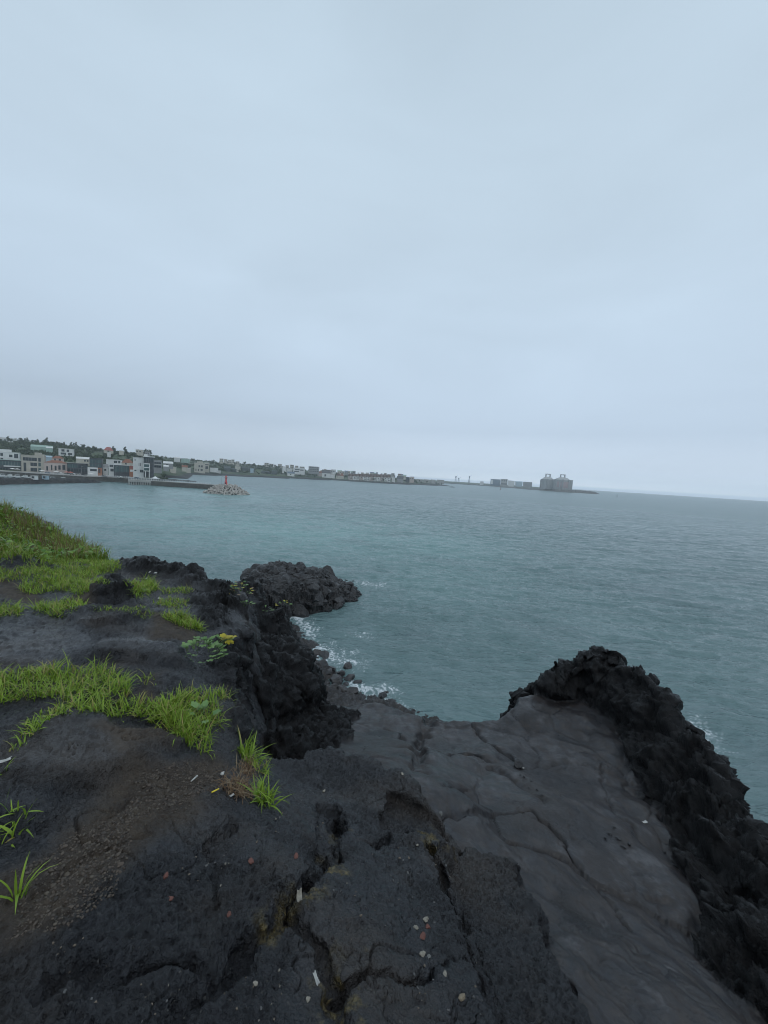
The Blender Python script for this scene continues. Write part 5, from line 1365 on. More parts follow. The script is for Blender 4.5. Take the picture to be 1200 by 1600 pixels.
# distant port
building(766,781.5,748.8,757.5,1800,'hazy grey-blue terminal shed, left end of the port row',wall='bluedark',roofm='white',name='warehouse',cat='warehouse',wins=((.05,.25,.1,.9,'white'),))
building(782,792.5,748.6,758.5,1790,'hazy pale terminal building with stepped roof in the port row',wall='concrete',roofm='grey',floors=2,cols_=3,name='warehouse',cat='warehouse')
building(793.5,803.5,751,759,1780,'hazy white low shed in the middle of the port row',wall='white',roofm='grey',name='warehouse',cat='warehouse')
building(804.5,816,752,759,1720,'hazy blue and white shed in the port row',wall='blue',roof='gable',roofm='blue',rh=.2,name='warehouse',cat='warehouse',wins=((.0,.1,.0,.95,'white'),))
building(817,831,753,760,1650,'hazy grey-green low shed at the right end of the port row',wall='grey',roofm='greenroof',name='warehouse',cat='warehouse')
building(750,755.5,752.2,756.8,1880,'tiny white shed on the port strip right of the cranes',wall='white',roofm='white',name='warehouse',cat='warehouse')
def crane(px0, pt, pb, Y, label):
    b = PY(px0, pb, Y); H = (pb-pt)/F*Y; root = empty('harbour_crane', tuple(b)); tag(root, label, 'crane')
    mb = MB(); s = 3.0
    for sx_ in (-s, s):
        for sy_ in (-s, s): mb.tube((sx_, sy_, -3), (sx_*.5, sy_*.5, H*.7), .7, .6, 6)
    mb.build('portal', MW['bluedark'], root); MB().box(-2.4, 2.4, -2.4, 2.4, H*.7, H).build('cab', MW['bluedark'], root)
    MB().tube((0, 0, H*.8), (9, 0, H*1.15), .6, .4, 6).build('jib', MW['bluedark'], root)
crane(711.8,744,752.5,1900,'hazy harbour crane, leftmost above the port strip'); crane(716.5,746.5,752.5,1900,'low hazy harbour crane with sloping jib next to the leftmost one'); crane(733,744,753,1890,'dark hazy harbour crane standing alone right of the other two')

# --- LNG style storage tanks on the breakwater
MT = simple('tank_concrete', (.36, .36, .35), .85, .12, .05); MTP = simple('tank_pink_paint', (.36, .255, .255), .8, .12, .08)
def tank(px0, px1, pwall, pdome, pb, Y, label, band):
    b = PY((px0+px1)/2, pb, Y); r = (px1-px0)/2/F*Y; hw = (pb-pwall)/F*Y; hd = (pb-pdome)/F*Y
    root = empty('storage_tank', (b[0], b[1]+r, b[2])); tag(root, label, 'storage tank')
    MB().lathe([(r, -6), (r, hw), (r*1.02, hw+.01), (r*1.02, hw+1.5)], seg=48).build('wall', MT, root, False)
    n_ = 7; MB().lathe([(r*.99, hw+1.5), (r*.93, hw+4), (r*.80, hw+4.02), (r*.62, hw+1.5+(hd-hw-1.5)*.66), (r*.36, hw+1.5+(hd-hw-1.5)*.92), (r*.34, hd), (r*.05, hd+.3)], seg=48).build('dome', MT, root, True)
    mb = MB()
    for k_ in range(30):
        a = 2*math.pi*k_/30; mb.box(-.8, .8, -.6, .6, -6, hw, 0) if False else mb.tube((r*1.005*math.cos(a), r*1.005*math.sin(a), -6), (r*1.005*math.cos(a), r*1.005*math.sin(a), hw), .9, .9, 4)
    mb.build('buttress', MW['grey'], root)
    for a_ in (-.35, -1.2, -1.95, -2.8): MB().box(r*1.03*math.cos(a_)-2.6, r*1.03*math.cos(a_)+2.6, r*1.03*math.sin(a_)-2.2, r*1.03*math.sin(a_)+2.2, -6, hw+4.2).build('stair_tower', MW['grey'], root)
    pr = (7.5/2)/F*Y; ph = 4.6/F*Y
    g = MB(); g.box(-pr, -pr*.74, -3, 3, hd-2.5, hd+ph); g.box(pr*.74, pr, -3, 3, hd-2.5, hd+ph); g.box(-pr*.739, pr*.739, -3, 3, hd+ph*.72, hd+ph)
    g.build('roof_platform', MW['grey'], root)
    if band:
        for a0, a1 in ((-2.55, -2.30), (-2.15, -1.25)):
            mb = MB(); N_ = 8
            for k_ in range(N_):
                t0, t1 = a0+(a1-a0)*k_/N_, a0+(a1-a0)*(k_+1)/N_
                p0 = (r*1.045*math.cos(t0), r*1.045*math.sin(t0)); p1 = (r*1.045*math.cos(t1), r*1.045*math.sin(t1)); q0 = (r*.99*math.cos(t0), r*.99*math.sin(t0)); q1 = (r*.99*math.cos(t1), r*.99*math.sin(t1))
                mb.prism([q0, q1, p1, p0], hw*.12, hw*.86)
            mb.build('painted_panel', MTP, root)
    return root
tank(848.5,869,750.5,745,762,1440,'left hazy domed storage tank with a square roof frame',False)
tank(870,897,751.3,746,763.5,1400,'right hazy domed storage tank with pinkish painted side',True)
def rubble_bank(name, label, cat, pts, mat, kind=None, seedv=1, amp=1.2, group=None):
    """bank along a centre line: (x, y, half width, height)"""
    pts = np.array(pts, float); n = 70; tt = np.linspace(0, len(pts)-1, n); k_ = np.arange(len(pts))
    cx, cy, hw, hh = (np.interp(tt, k_, pts[:, j]) for j in range(4))
    tx, ty = np.gradient(cx), np.gradient(cy); l_ = np.hypot(tx, ty); tx, ty = tx/l_, ty/l_
    ss = np.linspace(-1, 1, 25); prof_ = np.clip((1-np.abs(ss))/.45, 0, 1)
    X_ = cx[:, None]-ty[:, None]*ss*hw[:, None]; Y_ = cy[:, None]+tx[:, None]*ss*hw[:, None]
    Z_ = -1.2+prof_*(hh[:, None]+1.2)+amp*fbm(X_/3.+seedv, Y_/3., X_*0, 4, .6, s=90)*(prof_ > .05)
    e_ = np.minimum(1, np.minimum(np.arange(n), np.arange(n)[::-1])/4.)[:, None]
    Z_ = -1.2+(Z_+1.2)*e_
    i_ = np.arange(X_.size).reshape(X_.shape); q_ = np.stack([i_[:-1, :-1], i_[1:, :-1], i_[1:, 1:], i_[:-1, 1:]], -1).reshape(-1, 4)
    return tag(mesh_np(name, np.stack([X_, Y_, Z_], -1).reshape(-1, 3), q_, mat, smooth=False), label, cat, group, kind)
def wp(px, py): return PY(px, py, 1000)  # unused helper
bt = [PY(866, 766, 1390), PY(900, 766, 1400), PY(922, 766.5, 1410), PY(934, 768.5, 1420)]
rubble_bank('breakwater', 'hazy stone breakwater tapering into the sea beside the tanks', 'breakwater', [(bt[0][0], 1400, 45, 7), (bt[1][0], 1405, 40, 9), (bt[2][0], 1410, 36, 8), (bt[3][0]-4, 1415, 20, 1)], MW['stonewall'], amp=2.5)
tp = [PY(790, 762, 1680), PY(830, 764, 1560), PY(860, 766, 1440), PY(900, 768, 1440)]
rubble_bank('tank_embankment', 'low hazy embankment carrying the storage tanks out to sea', 'embankment', [(tp[0][0], 1740, 60, 4.5), (tp[1][0], 1620, 60, 5), (tp[2][0], 1490, 80, 6), (tp[3][0]+10, 1470, 80, 6), (tp[3][0]+60, 1470, 50, 3)], MW['stonewall'], amp=1.)
def buoy(px, pt, pb, label, m):
    Yb = 20*F/(pb-(743.5+(px-600)*.0603)); b = PY(px, pb, Yb); H = (pb-pt)/F*Yb
    root = empty('buoy', (b[0], b[1], 0)); tag(root, label, 'buoy')
    MB().lathe([(.9, -.6), (1.3, .2), (1.2, .9), (.5, 1.1)], seg=14).build('float', m, root, True)
    MB().lathe([(.5, 1.0), (.28, H*.8), (.55, H*.8+.02), (.5, H)], seg=10).build('mast', m, root, True)
buoy(964,772.9,776.8,'dark navigation buoy on open water right of the breakwater',MW['dark']); buoy(782,761.2,765.6,'pale navigation buoy left of the storage tanks',MW['orange'])
rp = P(706, 761.3, 19.9)
rubble_bank('reef_rock', 'tiny dark reef rock in the water off the far headland tip', 'rock', [(rp[0]-8, rp[1], 5, .8), (rp[0], rp[1], 6, 1.6), (rp[0]+8, rp[1], 5, .6)], MW['rubble'], amp=.6)

# --- lava points and jetties on the left
a0, a1, a2 = P(258, 744.5, 20), P(280, 744.8, 20), P(298, 745.2, 20)
rubble_bank('lava_point', 'black lava point reaching into the bay behind the pier', 'lava point', [(a0[0]-30, 505, 22, 7), (a0[0], 510, 20, 8), (a1[0], 515, 16, 6), (a2[0], 520, 7, 1.5)], MW['rubble'], 'structure', amp=1.0)
b0, b1, b2, b3 = P(236, 747.5, 20), P(262, 749, 20), P(295, 750.5, 20), P(331, 752.8, 20)
rubble_bank('lava_spit', 'thin black lava spit just above the water behind the pier railing', 'lava spit', [(b0[0]-25, 425, 14, 5), (b0[0], 425, 12, 4), (b1[0], 430, 9, 2.6), (b2[0], 435, 5, 1.4), (b3[0], 440, 2.5, .7)], MW['rubble'], 'structure', amp=.5)
# rubble jetty at the far left
j0, j1, j2, j3 = P(-60, 760.5, 20), P(0, 757.5, 20), P(60, 756, 20), P(143, 754.6, 20)
rubble_bank('rubble_jetty', 'long black rubble jetty in front of the harbour at the left', 'jetty', [(j0[0]-9, j0[1], 11, 4.3), (j1[0]-9, j1[1], 11, 4.0), (j2[0]-7, j2[1], 9, 3.3), (j3[0]-5, j3[1], 6, 2.9), (j3[0]-1, j3[1]+12, 4, .8)], MW['rubble'], amp=1.1)
# quay platform
qy = empty('harbour_quay', (0, 0, 0)); tag(qy, 'dark stone harbour quay with pale road edge below the village', 'quay')
q0, q1, q2 = P(140, 752, 20), P(172, 752.8, 20), P(201, 754.6, 20)
poly = [(q0[0]-200, 328), (q0[0]-2, q0[1]-2), (q1[0], q1[1]), (q2[0], q2[1]), (q2[0]+6, q2[1]+28), (q2[0]-20, 368), (q0[0]-200, 368)]
MB().prism(poly, -2, 3.9).build('wall', MW['stonewall'], qy)
MB().prism([(x, y+.6) for x, y in poly], 3.903, 4.3).build('deck', MW['concrete'], qy)
def railing(name, label, A, B, n, h, m, panel=False):
    A = np.array(A); B = np.array(B); root = empty(name, tuple(A)); tag(root, label, 'railing'); d = B-A
    for k_ in range(n+1):
        p_ = d*k_/n; MB().tube(p_, p_+np.array([0, 0, h]), .11, .11, 6).build('post', m, root)
    for zz_ in (h, h*.5): MB().tube((0, 0, zz_), d+np.array([0, 0, zz_]), .07, .07, 6).build('rail', m, root)
MAT['railw'] = simple('white_railing_paint', (.62, .63, .63), .5, .1, 1)
railing('railing', 'white railing along the dark quay edge below the village', (q0[0]-45, q0[1]+3, 4.3), (q1[0], q1[1]+2, 4.3), 22, 1.3, MAT['railw']); railing('railing', 'white railing where the quay meets the deck on piles', (q1[0], q1[1]+2, 4.3), (q2[0], q2[1]+2, 4.3), 10, 1.3, MAT['railw'])
# pier: deck on piles, then stone wall out to the isle
p0, p1, p2 = P(200, 756.8, 20), P(236, 758.6, 20), P(328, 764.6, 20)
pier = empty('pier', (0, 0, 0)); tag(pier, 'stone pier with a pale deck on piles running out to the lighthouse isle', 'pier')
def strip(a, b, w): 
    a = np.array(a[:2]); b = np.array(b[:2]); d = b-a; d /= np.linalg.norm(d); n_ = np.array([-d[1], d[0]]); n_ = n_ if n_[1] > 0 else -n_
    return [tuple(a), tuple(b), tuple(b+n_*w), tuple(a+n_*w)]
MB().prism(strip(p0, p1, 8), 2.3, 4.2).build('pile_deck', MW['concrete'], pier)
for k_ in range(10):
    f_ = (k_+.3)/10; a = p0+(p1-p0)*f_; MB().tube((a[0], a[1]+.7, -2), (a[0], a[1]+.7, 2.3), .55, .55, 8).build('pile', MW['concrete'], pier)
MB().prism(strip(p0+np.array([0, 3.5, 0]), p1+np.array([0, 3.5, 0]), 4), -2, 2.29).build('back_wall', MW['stonewall'], pier)
isle_c = np.array([*P(352.5, 771.5, 20)[:2]])
p3 = np.array([isle_c[0]-6, isle_c[1]+14, 0])
MB().prism(strip(p1, p2, 7), -2, 3.7).build('wall', MW['stonewall'], pier); MB().prism(strip(p1+np.array([0, .3, 0]), p2+np.array([0, .3, 0]), 6.4), 3.703, 4.2).build('walkway', MW['concrete'], pier)
MB().prism(strip(p2, p3, 7), -2, 3.7).build('end_wall', MW['stonewall'], pier); MB().prism(strip(p2+np.array([0.2, .3, 0]), p3+np.array([0, .3, 0]), 6.4), 3.703, 4.2).build('end_walkway', MW['concrete'], pier)
railing('railing', 'pale railing along the deck on piles', (p0[0], p0[1]+.4, 4.2), (p1[0], p1[1]+.4, 4.2), 14, 1.5, MAT['railw'])
railing('railing', 'white railing along the stone pier towards the lighthouse', (p1[0], p1[1]+.8, 4.2), (p2[0], p2[1]+.8, 4.2), 34, 1.6, MAT['railw'])
# parasol tent
tp_ = PY(242.5, 746.8, 333); root = empty('canopy_tent', (tp_[0], tp_[1], 4.2)); tag(root, 'white peaked canopy tent on the pier by the deck', 'tent')
for sx_ in (-2.2, 2.2):
    for sy_ in (-2.2, 2.2): MB().tube((sx_, sy_, 0), (sx_, sy_, 1.7), .07).build('pole', MW['grey'], root)
mb = MB(); rim_ = [(-2.9, -2.9, 1.55), (2.9, -2.9, 1.55), (2.9, 2.9, 1.55), (-2.9, 2.9, 1.55)]; md_ = [(-1.1, -1.1, 2.25), (1.1, -1.1, 2.25), (1.1, 1.1, 2.25), (-1.1, 1.1, 2.25)]
for k_ in range(4):
    l_ = (k_+1) % 4; mb.poly([rim_[k_], rim_[l_], md_[l_], md_[k_]]); mb.poly([md_[k_], md_[l_], (0, 0, 3.5)])
mb.build('roof', simple('white_canvas', (.78, .78, .77), .7, .04, 1), root)

# --- isle of tetrapods with red lighthouse
V_, F_ = [], []
ng = 40
gx = np.linspace(-17, 17, 60); gy = np.linspace(-14, 18, 50)
IX, IY = np.meshgrid(gx, gy, indexing='ij')
def isle_h(x, y):
    d = np.hypot(x/15.4, (y-2)/13.)
    return np.interp(d, [0, .30, .36, .98, 1.05], [6.2, 6.2, 5.9, .2, -2])
IZ = isle_h(IX, IY)+.5*fbm(IX/2, IY/2, IX*0, 3)
i = np.arange(IX.size).reshape(IX.shape); q = np.stack([i[:-1, :-1], i[1:, :-1], i[1:, 1:], i[:-1, 1:]], -1).reshape(-1, 4)
o = mesh_np('rubble_mound', np.stack([IX, IY, IZ-1.7], -1).reshape(-1, 3), q, MW['rubble'], smooth=False); o.location = (isle_c[0], isle_c[1], 0)
tag(o, 'dark rubble core of the small isle under the pale tetrapods', 'rubble mound')
MAT['tetra'] = far_rock_material('weathered_concrete', (.30, .275, .25), (.50, .47, .43), .35, .04, .85)
mb = MB()
for d in ((0, 0, 1), (.943, 0, -.333), (-.471, .816, -.333), (-.471, -.816, -.333)):
    d = np.array(d); mb.tube(d*.0, d*1.25, .52, .34, 8)
tet = mb.build('tetrapod', MAT['tetra'])
first = True; cnt = 0; rt = random.Random(3); placed = []
tries = 0
while cnt < 165 and tries < 6000:
    tries += 1
    a = rt.uniform(0, 6.283); d = math.sqrt(rt.uniform(.12, 1.0)); x, y = 15.6*d*math.cos(a), 2+13.2*d*math.sin(a)
    if y > 9 or any((x-u_)**2+(y-v_)**2 < 1.6**2 for u_, v_ in placed): continue
    placed.append((x, y)); o = tet if first else tet.copy()
    if not first: COL.objects.link(o)
    first = False; cnt += 1
    o.location = (isle_c[0]+x, isle_c[1]+y, float(isle_h(np.array(x), np.array(y)))-.05); s = rt.uniform(1.15, 1.5); o.scale = (s, s, s)
    o.rotation_euler = (rt.uniform(0, 6.28), rt.uniform(0, 6.28), rt.uniform(0, 6.28))
    tag(o, 'pale weathered concrete tetrapod heaped on the lighthouse isle', 'tetrapod', 'tetrapods of the lighthouse isle')
lb = PY(353, 757.5, isle_c[1]+1.5)
LH = empty('lighthouse', (lb[0], lb[1], 6.2)); tag(LH, 'small red lighthouse with lantern gallery standing on the tetrapod isle', 'lighthouse')
MR = simple('red_lighthouse_paint', (.58, .06, .06), .45, .1, 1)
hL = lb[2]-6.2
MB().prism([(2.6*math.cos(k_*math.pi/4), 2.6*math.sin(k_*math.pi/4)) for k_ in range(8)], -1, max(.3, hL+.3)).build('base', MW['concrete'], LH)
zb_ = max(.3, hL+.3)
MB().lathe([(.98, zb_), (.92, zb_+1.7), (.62, zb_+2.1), (.46, zb_+4.2)], seg=18).build('tower', MR, LH, False)
MB().lathe([(.46, zb_+4.2), (.85, zb_+4.35), (.85, zb_+4.55)], seg=18).build('gallery', MR, LH)
gr = MB()
for k_ in range(10):
    a = k_*math.pi/5; gr.tube((.95*math.cos(a), .95*math.sin(a), zb_+4.55), (.95*math.cos(a), .95*math.sin(a), zb_+5.2), .04, .04, 5)
gr.lathe([(.98, zb_+5.18), (.98, zb_+5.26)], seg=18); gr.build('gallery_rail', MR, LH)
MB().lathe([(.5, zb_+4.56), (.5, zb_+5.5)], seg=12).build('lantern', MW['pink'], LH); MB().lathe([(.72, zb_+5.5), (.6, zb_+5.8), (.12, zb_+6.3), (.06, zb_+6.9)], seg=12).build('lantern_roof', MR, LH)
dr_ = MB().box(-.35, .35, -1.03, -.9, zb_+.1, zb_+1.5).build('door', MW['dark'], LH)
def pole(px, pt, pb, Y, r, label, m='grey', nm='lamp_post'):
    b = PY(px, pb, Y); H = (pb-pt)/F*Y; root = empty(nm, tuple(b)); tag(root, label, 'lamp post')
    MB().tube((0, 0, -2), (0, 0, H), r, r*.6, 8).build('pole', MW[m], root); MB().tube((0, 0, H), (1.1, 0, H+.15), r*.5, r*.5, 6).build('arm', MW[m], root); MB().box(.8, 1.6, -.2, .2, H+.02, H+.2).build('lamp', MW[m], root)
pole(345.7,744.5,755.5,305,.12,'slim grey lamp post left of the red lighthouse')
# fishing visitors: skip; small cabinet beside the tower
cb = PY(345.6, 756.3, 300); root = empty('signal_cabinet', (cb[0], cb[1], 4.2)); tag(root, 'small blue cabinet at the end of the pier by the isle', 'cabinet')
MB().box(-.5, .5, -.4, .4, 0, 1.6).build('body', MW['bluedark'], root); MB().box(-.6, .6, -.5, .5, 1.603, 1.75).build('lid', MW['grey'], root); MB().box(-.4, .4, -.44, -.41, .2, 1.4).build('door', MW['blue'], root)

# --- cars, boats and parasols on the quay
def car(px, py, Y, colm, label, group=None, yaw=0.):
    b = PY(px, py, Y); root = empty('parked_car', (b[0], b[1], 4.3), yaw); tag(root, label, 'car', group)
    mb = MB(); s = [(-2.1, .35), (2.1, .35), (2.1, .85), (1.2, .95), (.7, 1.45), (-1.3, 1.45), (-2.0, .95)]
    n = len(mb.v); mb.v += [(x, -.85, z) for x, z in s]+[(x, .85, z) for x, z in s]; k_ = len(s)
    mb.f.append(tuple(n+i_ for i_ in range(k_))); mb.f.append(tuple(n+k_+i_ for i_ in reversed(range(k_))))
    for i_ in range(k_): j_ = (i_+1) % k_; mb.f.append((n+j_, n+i_, n+k_+i_, n+k_+j_))
    mb.build('body', MW[colm], root)
    MB().box(-1.2, .75, -.88, .88, .98, 1.34).build('side_window', MW['glass'], root)
    for x in (-1.3, 1.3):
        for y in (-.8, .8): MB().tube((x, y-.1, .32), (x, y+.1, .32), .32, .32, 12).build('wheel', MW['dark'], root)
for px, m_, lb_ in ((94,'white','white car parked left of the pale parasol row on the quay'),(114,'white','white car parked under the left end of the dark cafe'),(123,'concrete','silver car parked in front of the dark cafe'),(131,'dark','black car parked right of the silver car'),
    (163,'grey','grey car parked right of the black glass cube'),(187,'white','white car parked before the glass pavilion'),(214,'bluedark','blue-grey car parked before the tall white building'),(75,'bluedark','dark blue car parked before the pinkish house')):
    car(px, 739.5+px*.012, 338, m_, lb_, yaw=random.uniform(-.2, .2))
MC = simple('parasol_canvas', (.66, .64, .60), .7, .06, 1); MCr = simple('red_canvas', (.50, .16, .12), .7, .08, 1)
for px, m_, lb_ in ((20,MC,'cream parasol at the left end of the quay'),(27,MC,'cream parasol second along the quay'),(66,MC,'pale parasol before the beige building tower'),(88,MC,'pale wide parasol before the pinkish house'),(104,MCr,'red parasol left of the dark cafe'),(110,MCr,'red parasol before the dark cafe'),(142,MC,'cream parasol before the white shopfront')):
    b = PY(px, 740+px*.01, 336); root = empty('parasol', (b[0], b[1], 4.3)); tag(root, lb_, 'parasol')
    MB().tube((0, 0, 0), (0, 0, 2.6), .05).build('pole', MW['grey'], root); MB().lathe([(2.2, 2.0), (1.2, 2.45), (.05, 2.8)], seg=8).build('canopy', m_, root)
def boat(px, py, Y, L_, label, yaw):
    b = P(px, py, 20); b = PY(px, py, Y); root = empty('fishing_boat', (b[0], b[1], .25), yaw); tag(root, label, 'boat')
    mb = MB(); st = [(-L_/2, 1.1, .9), (-L_*.1, 1.3, .8), (L_*.25, 1.0, 1.0), (L_*.5, .08, 1.5)]
    n = len(mb.v)
    for x, w_, h_ in st: mb.v += [(x, -w_, h_), (x, -w_*.55, -.4), (x, w_*.55, -.4), (x, w_, h_)]
    for k_ in range(3):
        for j_ in range(3): mb.f.append((n+4*k_+j_, n+4*k_+4+j_, n+4*k_+5+j_, n+4*k_+1+j_))
        mb.f.append((n+4*k_+3, n+4*k_+7, n+4*k_+4, n+4*k_))
    mb.f.append((n, n+1, n+2, n+3)); mb.f.append((n+15, n+14, n+13, n+12)); mb.build('hull', MW['white'], root)
    c_ = MB().box(-L_*.25, L_*.08, -.75, .75, .7, 2.3).build('cabin', MW['white'], root); MB().box(-L_*.2, L_*.082, -.77, .77, 1.5, 2.0).build('window', MW['glass'], c_); MB().tube((-L_*.05, 0, 2.3), (-L_*.05, 0, 4.6), .06).build('mast', MW['grey'], root)
for px, yw, lb_ in ((6,.1,'white moored fishing boat at the far left behind the jetty'),(17,-.2,'white moored fishing boat second from the left behind the jetty'),(29,.15,'white moored fishing boat left of the kiosk'),(41,-.1,'white moored fishing boat next to the kiosk'),(84,.1,'white moored boat behind the right half of the jetty'),(100,-.1,'white moored boat near the end of the jetty')):
    boat(px, 749, 318, 8.5, lb_, yw)
for px, lb_, m_ in ((51.5,'white framed kiosk on the rubble jetty','white'),(69,'pale blue hut on the rubble jetty','blue')):
    Yk = float(np.interp(px, [0, 60, 143], [j1[1], j2[1], j3[1]])); b = PY(px, 747.5, Yk+2); root = empty('kiosk', (b[0], b[1], 3.2)); tag(root, lb_, 'kiosk')
    MB().box(-1.5, 1.5, 0, 2.4, -.4, 2.3).build('wall', MW[m_], root); MB().box(-1.7, 1.7, -.2, 2.6, 2.303, 2.55).build('roof', MW['concrete'], root); MB().box(-.9, .9, -.05, .2, .5, 1.9).build('opening', MW['dark'], root)
for k_, px in enumerate((60, 127, 181)):
    pole(px, 729, 741+px*.01, 337, .11, ('thin grey lamp post before the beige building','thin grey lamp post before the dark cafe','thin grey lamp post before the glass pavilion')[k_])

# ------------------------------------------------------------------ trees of the far slope
MAT['crown'] = leafy('far_foliage', (.030, .052, .022), (.070, .100, .036), (.10, .09, .05), .12, .8)
MAT['bark'] = simple('bark', (.07, .055, .045), .9, .2, 3)
def crown_cloud(centres, radii, n, size, sd, squash=.8):
    rg = np.random.default_rng(sd); P_ = []
    for c_, r_ in zip(centres, radii):
        d = rg.normal(size=(n, 3)); d /= np.linalg.norm(d, axis=1, keepdims=True); P_.append(np.array(c_)+d*r_*(rg.uniform(.55, 1.08, (n, 1)))*np.array([1, 1, squash]))
    P_ = np.concatenate(P_); m_ = len(P_)
    a = rg.normal(size=(m_, 3)); a /= np.linalg.norm(a, axis=1, keepdims=True); b = np.cross(a, rg.normal(size=(m_, 3))); b /= np.linalg.norm(b, axis=1, keepdims=True)
    s_ = size*rg.uniform(.6, 1.3, (m_, 1))
    Vv = np.stack([P_-a*s_, P_+b*s_*.7, P_+a*s_, P_-b*s_*.7], 1).reshape(-1, 3)
    Ff = np.arange(m_*4).reshape(-1, 4); cl = np.repeat(rg.uniform(0, 1, len(centres)), n)
    tn = np.stack([np.clip(cl*.6+rg.uniform(0, .5, m_), 0, 1), (rg.random(m_) < .08)*.6, cl*0, cl*0+1], -1).repeat(4, 0)
    return Vv, Ff, tn
def tree_proto(kind, sd):
    rg = random.Random(sd); mb = MB()
    if kind == 'broad':
        h = rg.uniform(6, 9); cs = [(rg.uniform(-2.2, 2.2), rg.uniform(-2.2, 2.2), h*rg.uniform(.45, .85)) for _ in range(8)]; rs = [rg.uniform(1.2, 2.1) for _ in cs]; V1, F1, T1 = crown_cloud(cs, rs, 34, .62, sd); mb.tube((0, 0, -1), (0, 0, h*.6), .28, .12, 7)
        for c_ in cs[:5]: mb.tube((0, 0, h*.35), c_, .12, .04, 5)
    elif kind == 'pine':
        h = rg.uniform(10, 13); cs = [(rg.uniform(-1.3, 1.3)*(1.25-k_/8), rg.uniform(-1.3, 1.3)*(1.25-k_/8), h*(.5+.5*k_/7)) for k_ in range(8)]; rs = [1.7-.12*k_ for k_ in range(8)]; V1, F1, T1 = crown_cloud(cs, rs, 26, .6, sd, .55); mb.tube((0, 0, -1), (0, 0, h*.95), .3, .06, 7)
        for c_ in cs[:6]: mb.tube((0, 0, c_[2]-.6), c_, .09, .03, 5)
    else:
        h = rg.uniform(3, 4.5); cs = [(rg.uniform(-2, 2), rg.uniform(-2, 2), h*rg.uniform(.35, .7)) for _ in range(6)]; rs = [rg.uniform(1.1, 1.8) for _ in cs]; V1, F1, T1 = crown_cloud(cs, rs, 26, .55, sd, .7); mb.tube((0, 0, -1), (0, 0, h*.5), .15, .06, 6)
        for c_ in cs[:3]: mb.tube((0, 0, .3), c_, .08, .03, 5)
    root = empty(('broadleaf_tree', 'pine_tree', 'bush')[('broad', 'pine', 'bush').index(kind)]); mesh_np('crown', V1, F1, MAT['crown'], parent=root, smooth=False, attrs={'tint': T1}); mb.build('trunk', MAT['bark'], root); return root
protos = {k_: [tree_proto(k_, 10*i_+j_) for i_ in range(4)] for j_, k_ in enumerate(('broad', 'pine', 'bush'))}
used = set()
def put_tree(kind, X_, Y_, s, label, group):
    pr = random.choice(protos[kind])
    if pr.name in used: o = copy_tree(pr)
    else: o = pr; used.add(pr.name)
    z = float(land(np.array([X_]), np.array([Y_]))[0]); o.location = (X_, Y_, z); o.rotation_euler = (0, 0, random.uniform(0, 6)); o.scale = (s, s, s*random.uniform(.9, 1.1))
    tag(o, label, 'bush' if kind == 'bush' else 'tree', group)
def col_pt(px, Y_): return (px-600)/F*Y_*math.cos(ROLL), Y_
def zone(n, px0, px1, yfun, kinds, label, group, smin=.7, smax=1.2):
    for _ in range(n):
        px = random.uniform(px0, px1); X_, Y_ = col_pt(px, yfun(px)); k_ = random.choice(kinds); put_tree(k_, X_, Y_, random.uniform(smin, smax), label[k_] if isinstance(label, dict) else label, group[k_] if isinstance(group, dict) else group)
zone(46, -15, 262, lambda p_: 655+max(0, p_-170)*.5+random.uniform(-12, 10), ('broad', 'broad', 'pine'), {'broad': 'dark bushy tree on the misty ridge line above the village', 'pine': 'tall thin-topped pine on the misty ridge line above the village'}, {'broad': 'bushy trees on the ridge', 'pine': 'tall pines on the ridge'})
zone(80, -15, 250, lambda p_: random.uniform(470, 640), ('broad', 'broad', 'bush'), {'broad': 'dark green tree on the wooded slope behind the village', 'bush': 'dark green bush on the wooded slope behind the village'}, {'broad': 'trees on the wooded slope', 'bush': 'bushes on the wooded slope'})
zone(60, -10, 255, lambda p_: random.uniform(366, 460), ('bush', 'broad', 'broad'), {'broad': 'small green tree between the village houses', 'bush': 'green bush between the village houses'}, {'broad': 'small trees between the houses', 'bush': 'bushes between the houses'}, .55, 1.0)
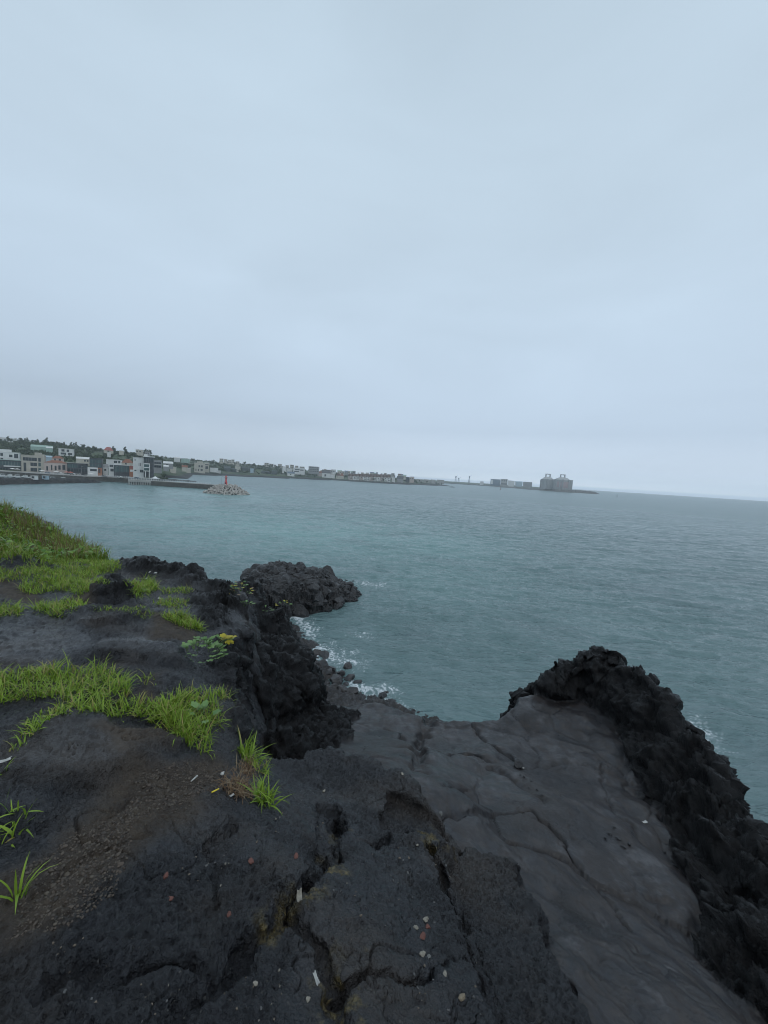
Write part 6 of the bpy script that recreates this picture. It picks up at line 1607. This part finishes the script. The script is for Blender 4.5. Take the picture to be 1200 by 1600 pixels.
for px in (222.5, 224.5, 227, 230, 232): X_, Y_ = col_pt(px, 690+px % 3*4); put_tree('pine', X_, Y_, random.uniform(.95, 1.15), 'tall slim pine in the cluster standing out on the ridge above the grey block', 'pine cluster on the ridge')
zone(60, 258, 470, lambda p_: np.interp(p_, [258, 300, 350, 400, 470], [790, 980, 1060, 1130, 1250])+random.uniform(-40, 10), ('broad',), 'hazy dark tree on the far ridge behind the lighthouse', 'trees on the far ridge', .8, 1.4)
zone(70, 270, 480, lambda p_: np.interp(p_, [258, 300, 350, 400, 480], [620, 800, 880, 935, 1010])+random.uniform(-15, 90), ('broad', 'bush'), {'broad': 'hazy green tree on the far shore slope', 'bush': 'hazy green bush on the far shore slope'}, {'broad': 'trees on the far shore slope', 'bush': 'bushes on the far shore slope'}, .8, 1.2)
zone(70, 480, 690, lambda p_: np.interp(p_, [480, 520, 600, 690], [1010, 1045, 1030, 1180])+random.uniform(-8, 300), ('broad', 'bush'), {'broad': 'hazy grey-green tree in the far village', 'bush': 'hazy grey-green bush in the far village'}, {'broad': 'trees of the far village', 'bush': 'bushes of the far village'}, .7, 1.1)
# continuous wood behind
cs, rs = [], []
for _ in range(3000):
    px = random.uniform(-60, 640); lo_, hi_ = np.interp(px, [-60, 200, 260, 300, 400, 520, 640], [480, 500, 620, 830, 960, 1150, 1250]), np.interp(px, [-60, 200, 260, 300, 400, 520, 640], [1000, 1000, 1000, 1150, 1300, 1500, 1600])
    Y_ = random.uniform(lo_, hi_) if random.random() < .6 else random.uniform(lo_, lo_+.35*(hi_-lo_)); X_, Y_ = col_pt(px, Y_)
    if fbm(np.array([X_/70]), np.array([Y_/70]), np.array([.5]), 2, s=95)[0] < -.12: continue
    cs.append((X_, Y_, float(land(np.array([X_]), np.array([Y_]))[0])+1.6)); rs.append(random.uniform(2.2, 4.2))
V1, F1, T1 = crown_cloud(cs, rs, 30, 1.35, 77)
tag(mesh_np('woods', V1, F1, MAT['crown'], smooth=False, attrs={'tint': T1}), 'continuous dark scrub wood covering the misty hillside across the bay', 'woods', kind='stuff')
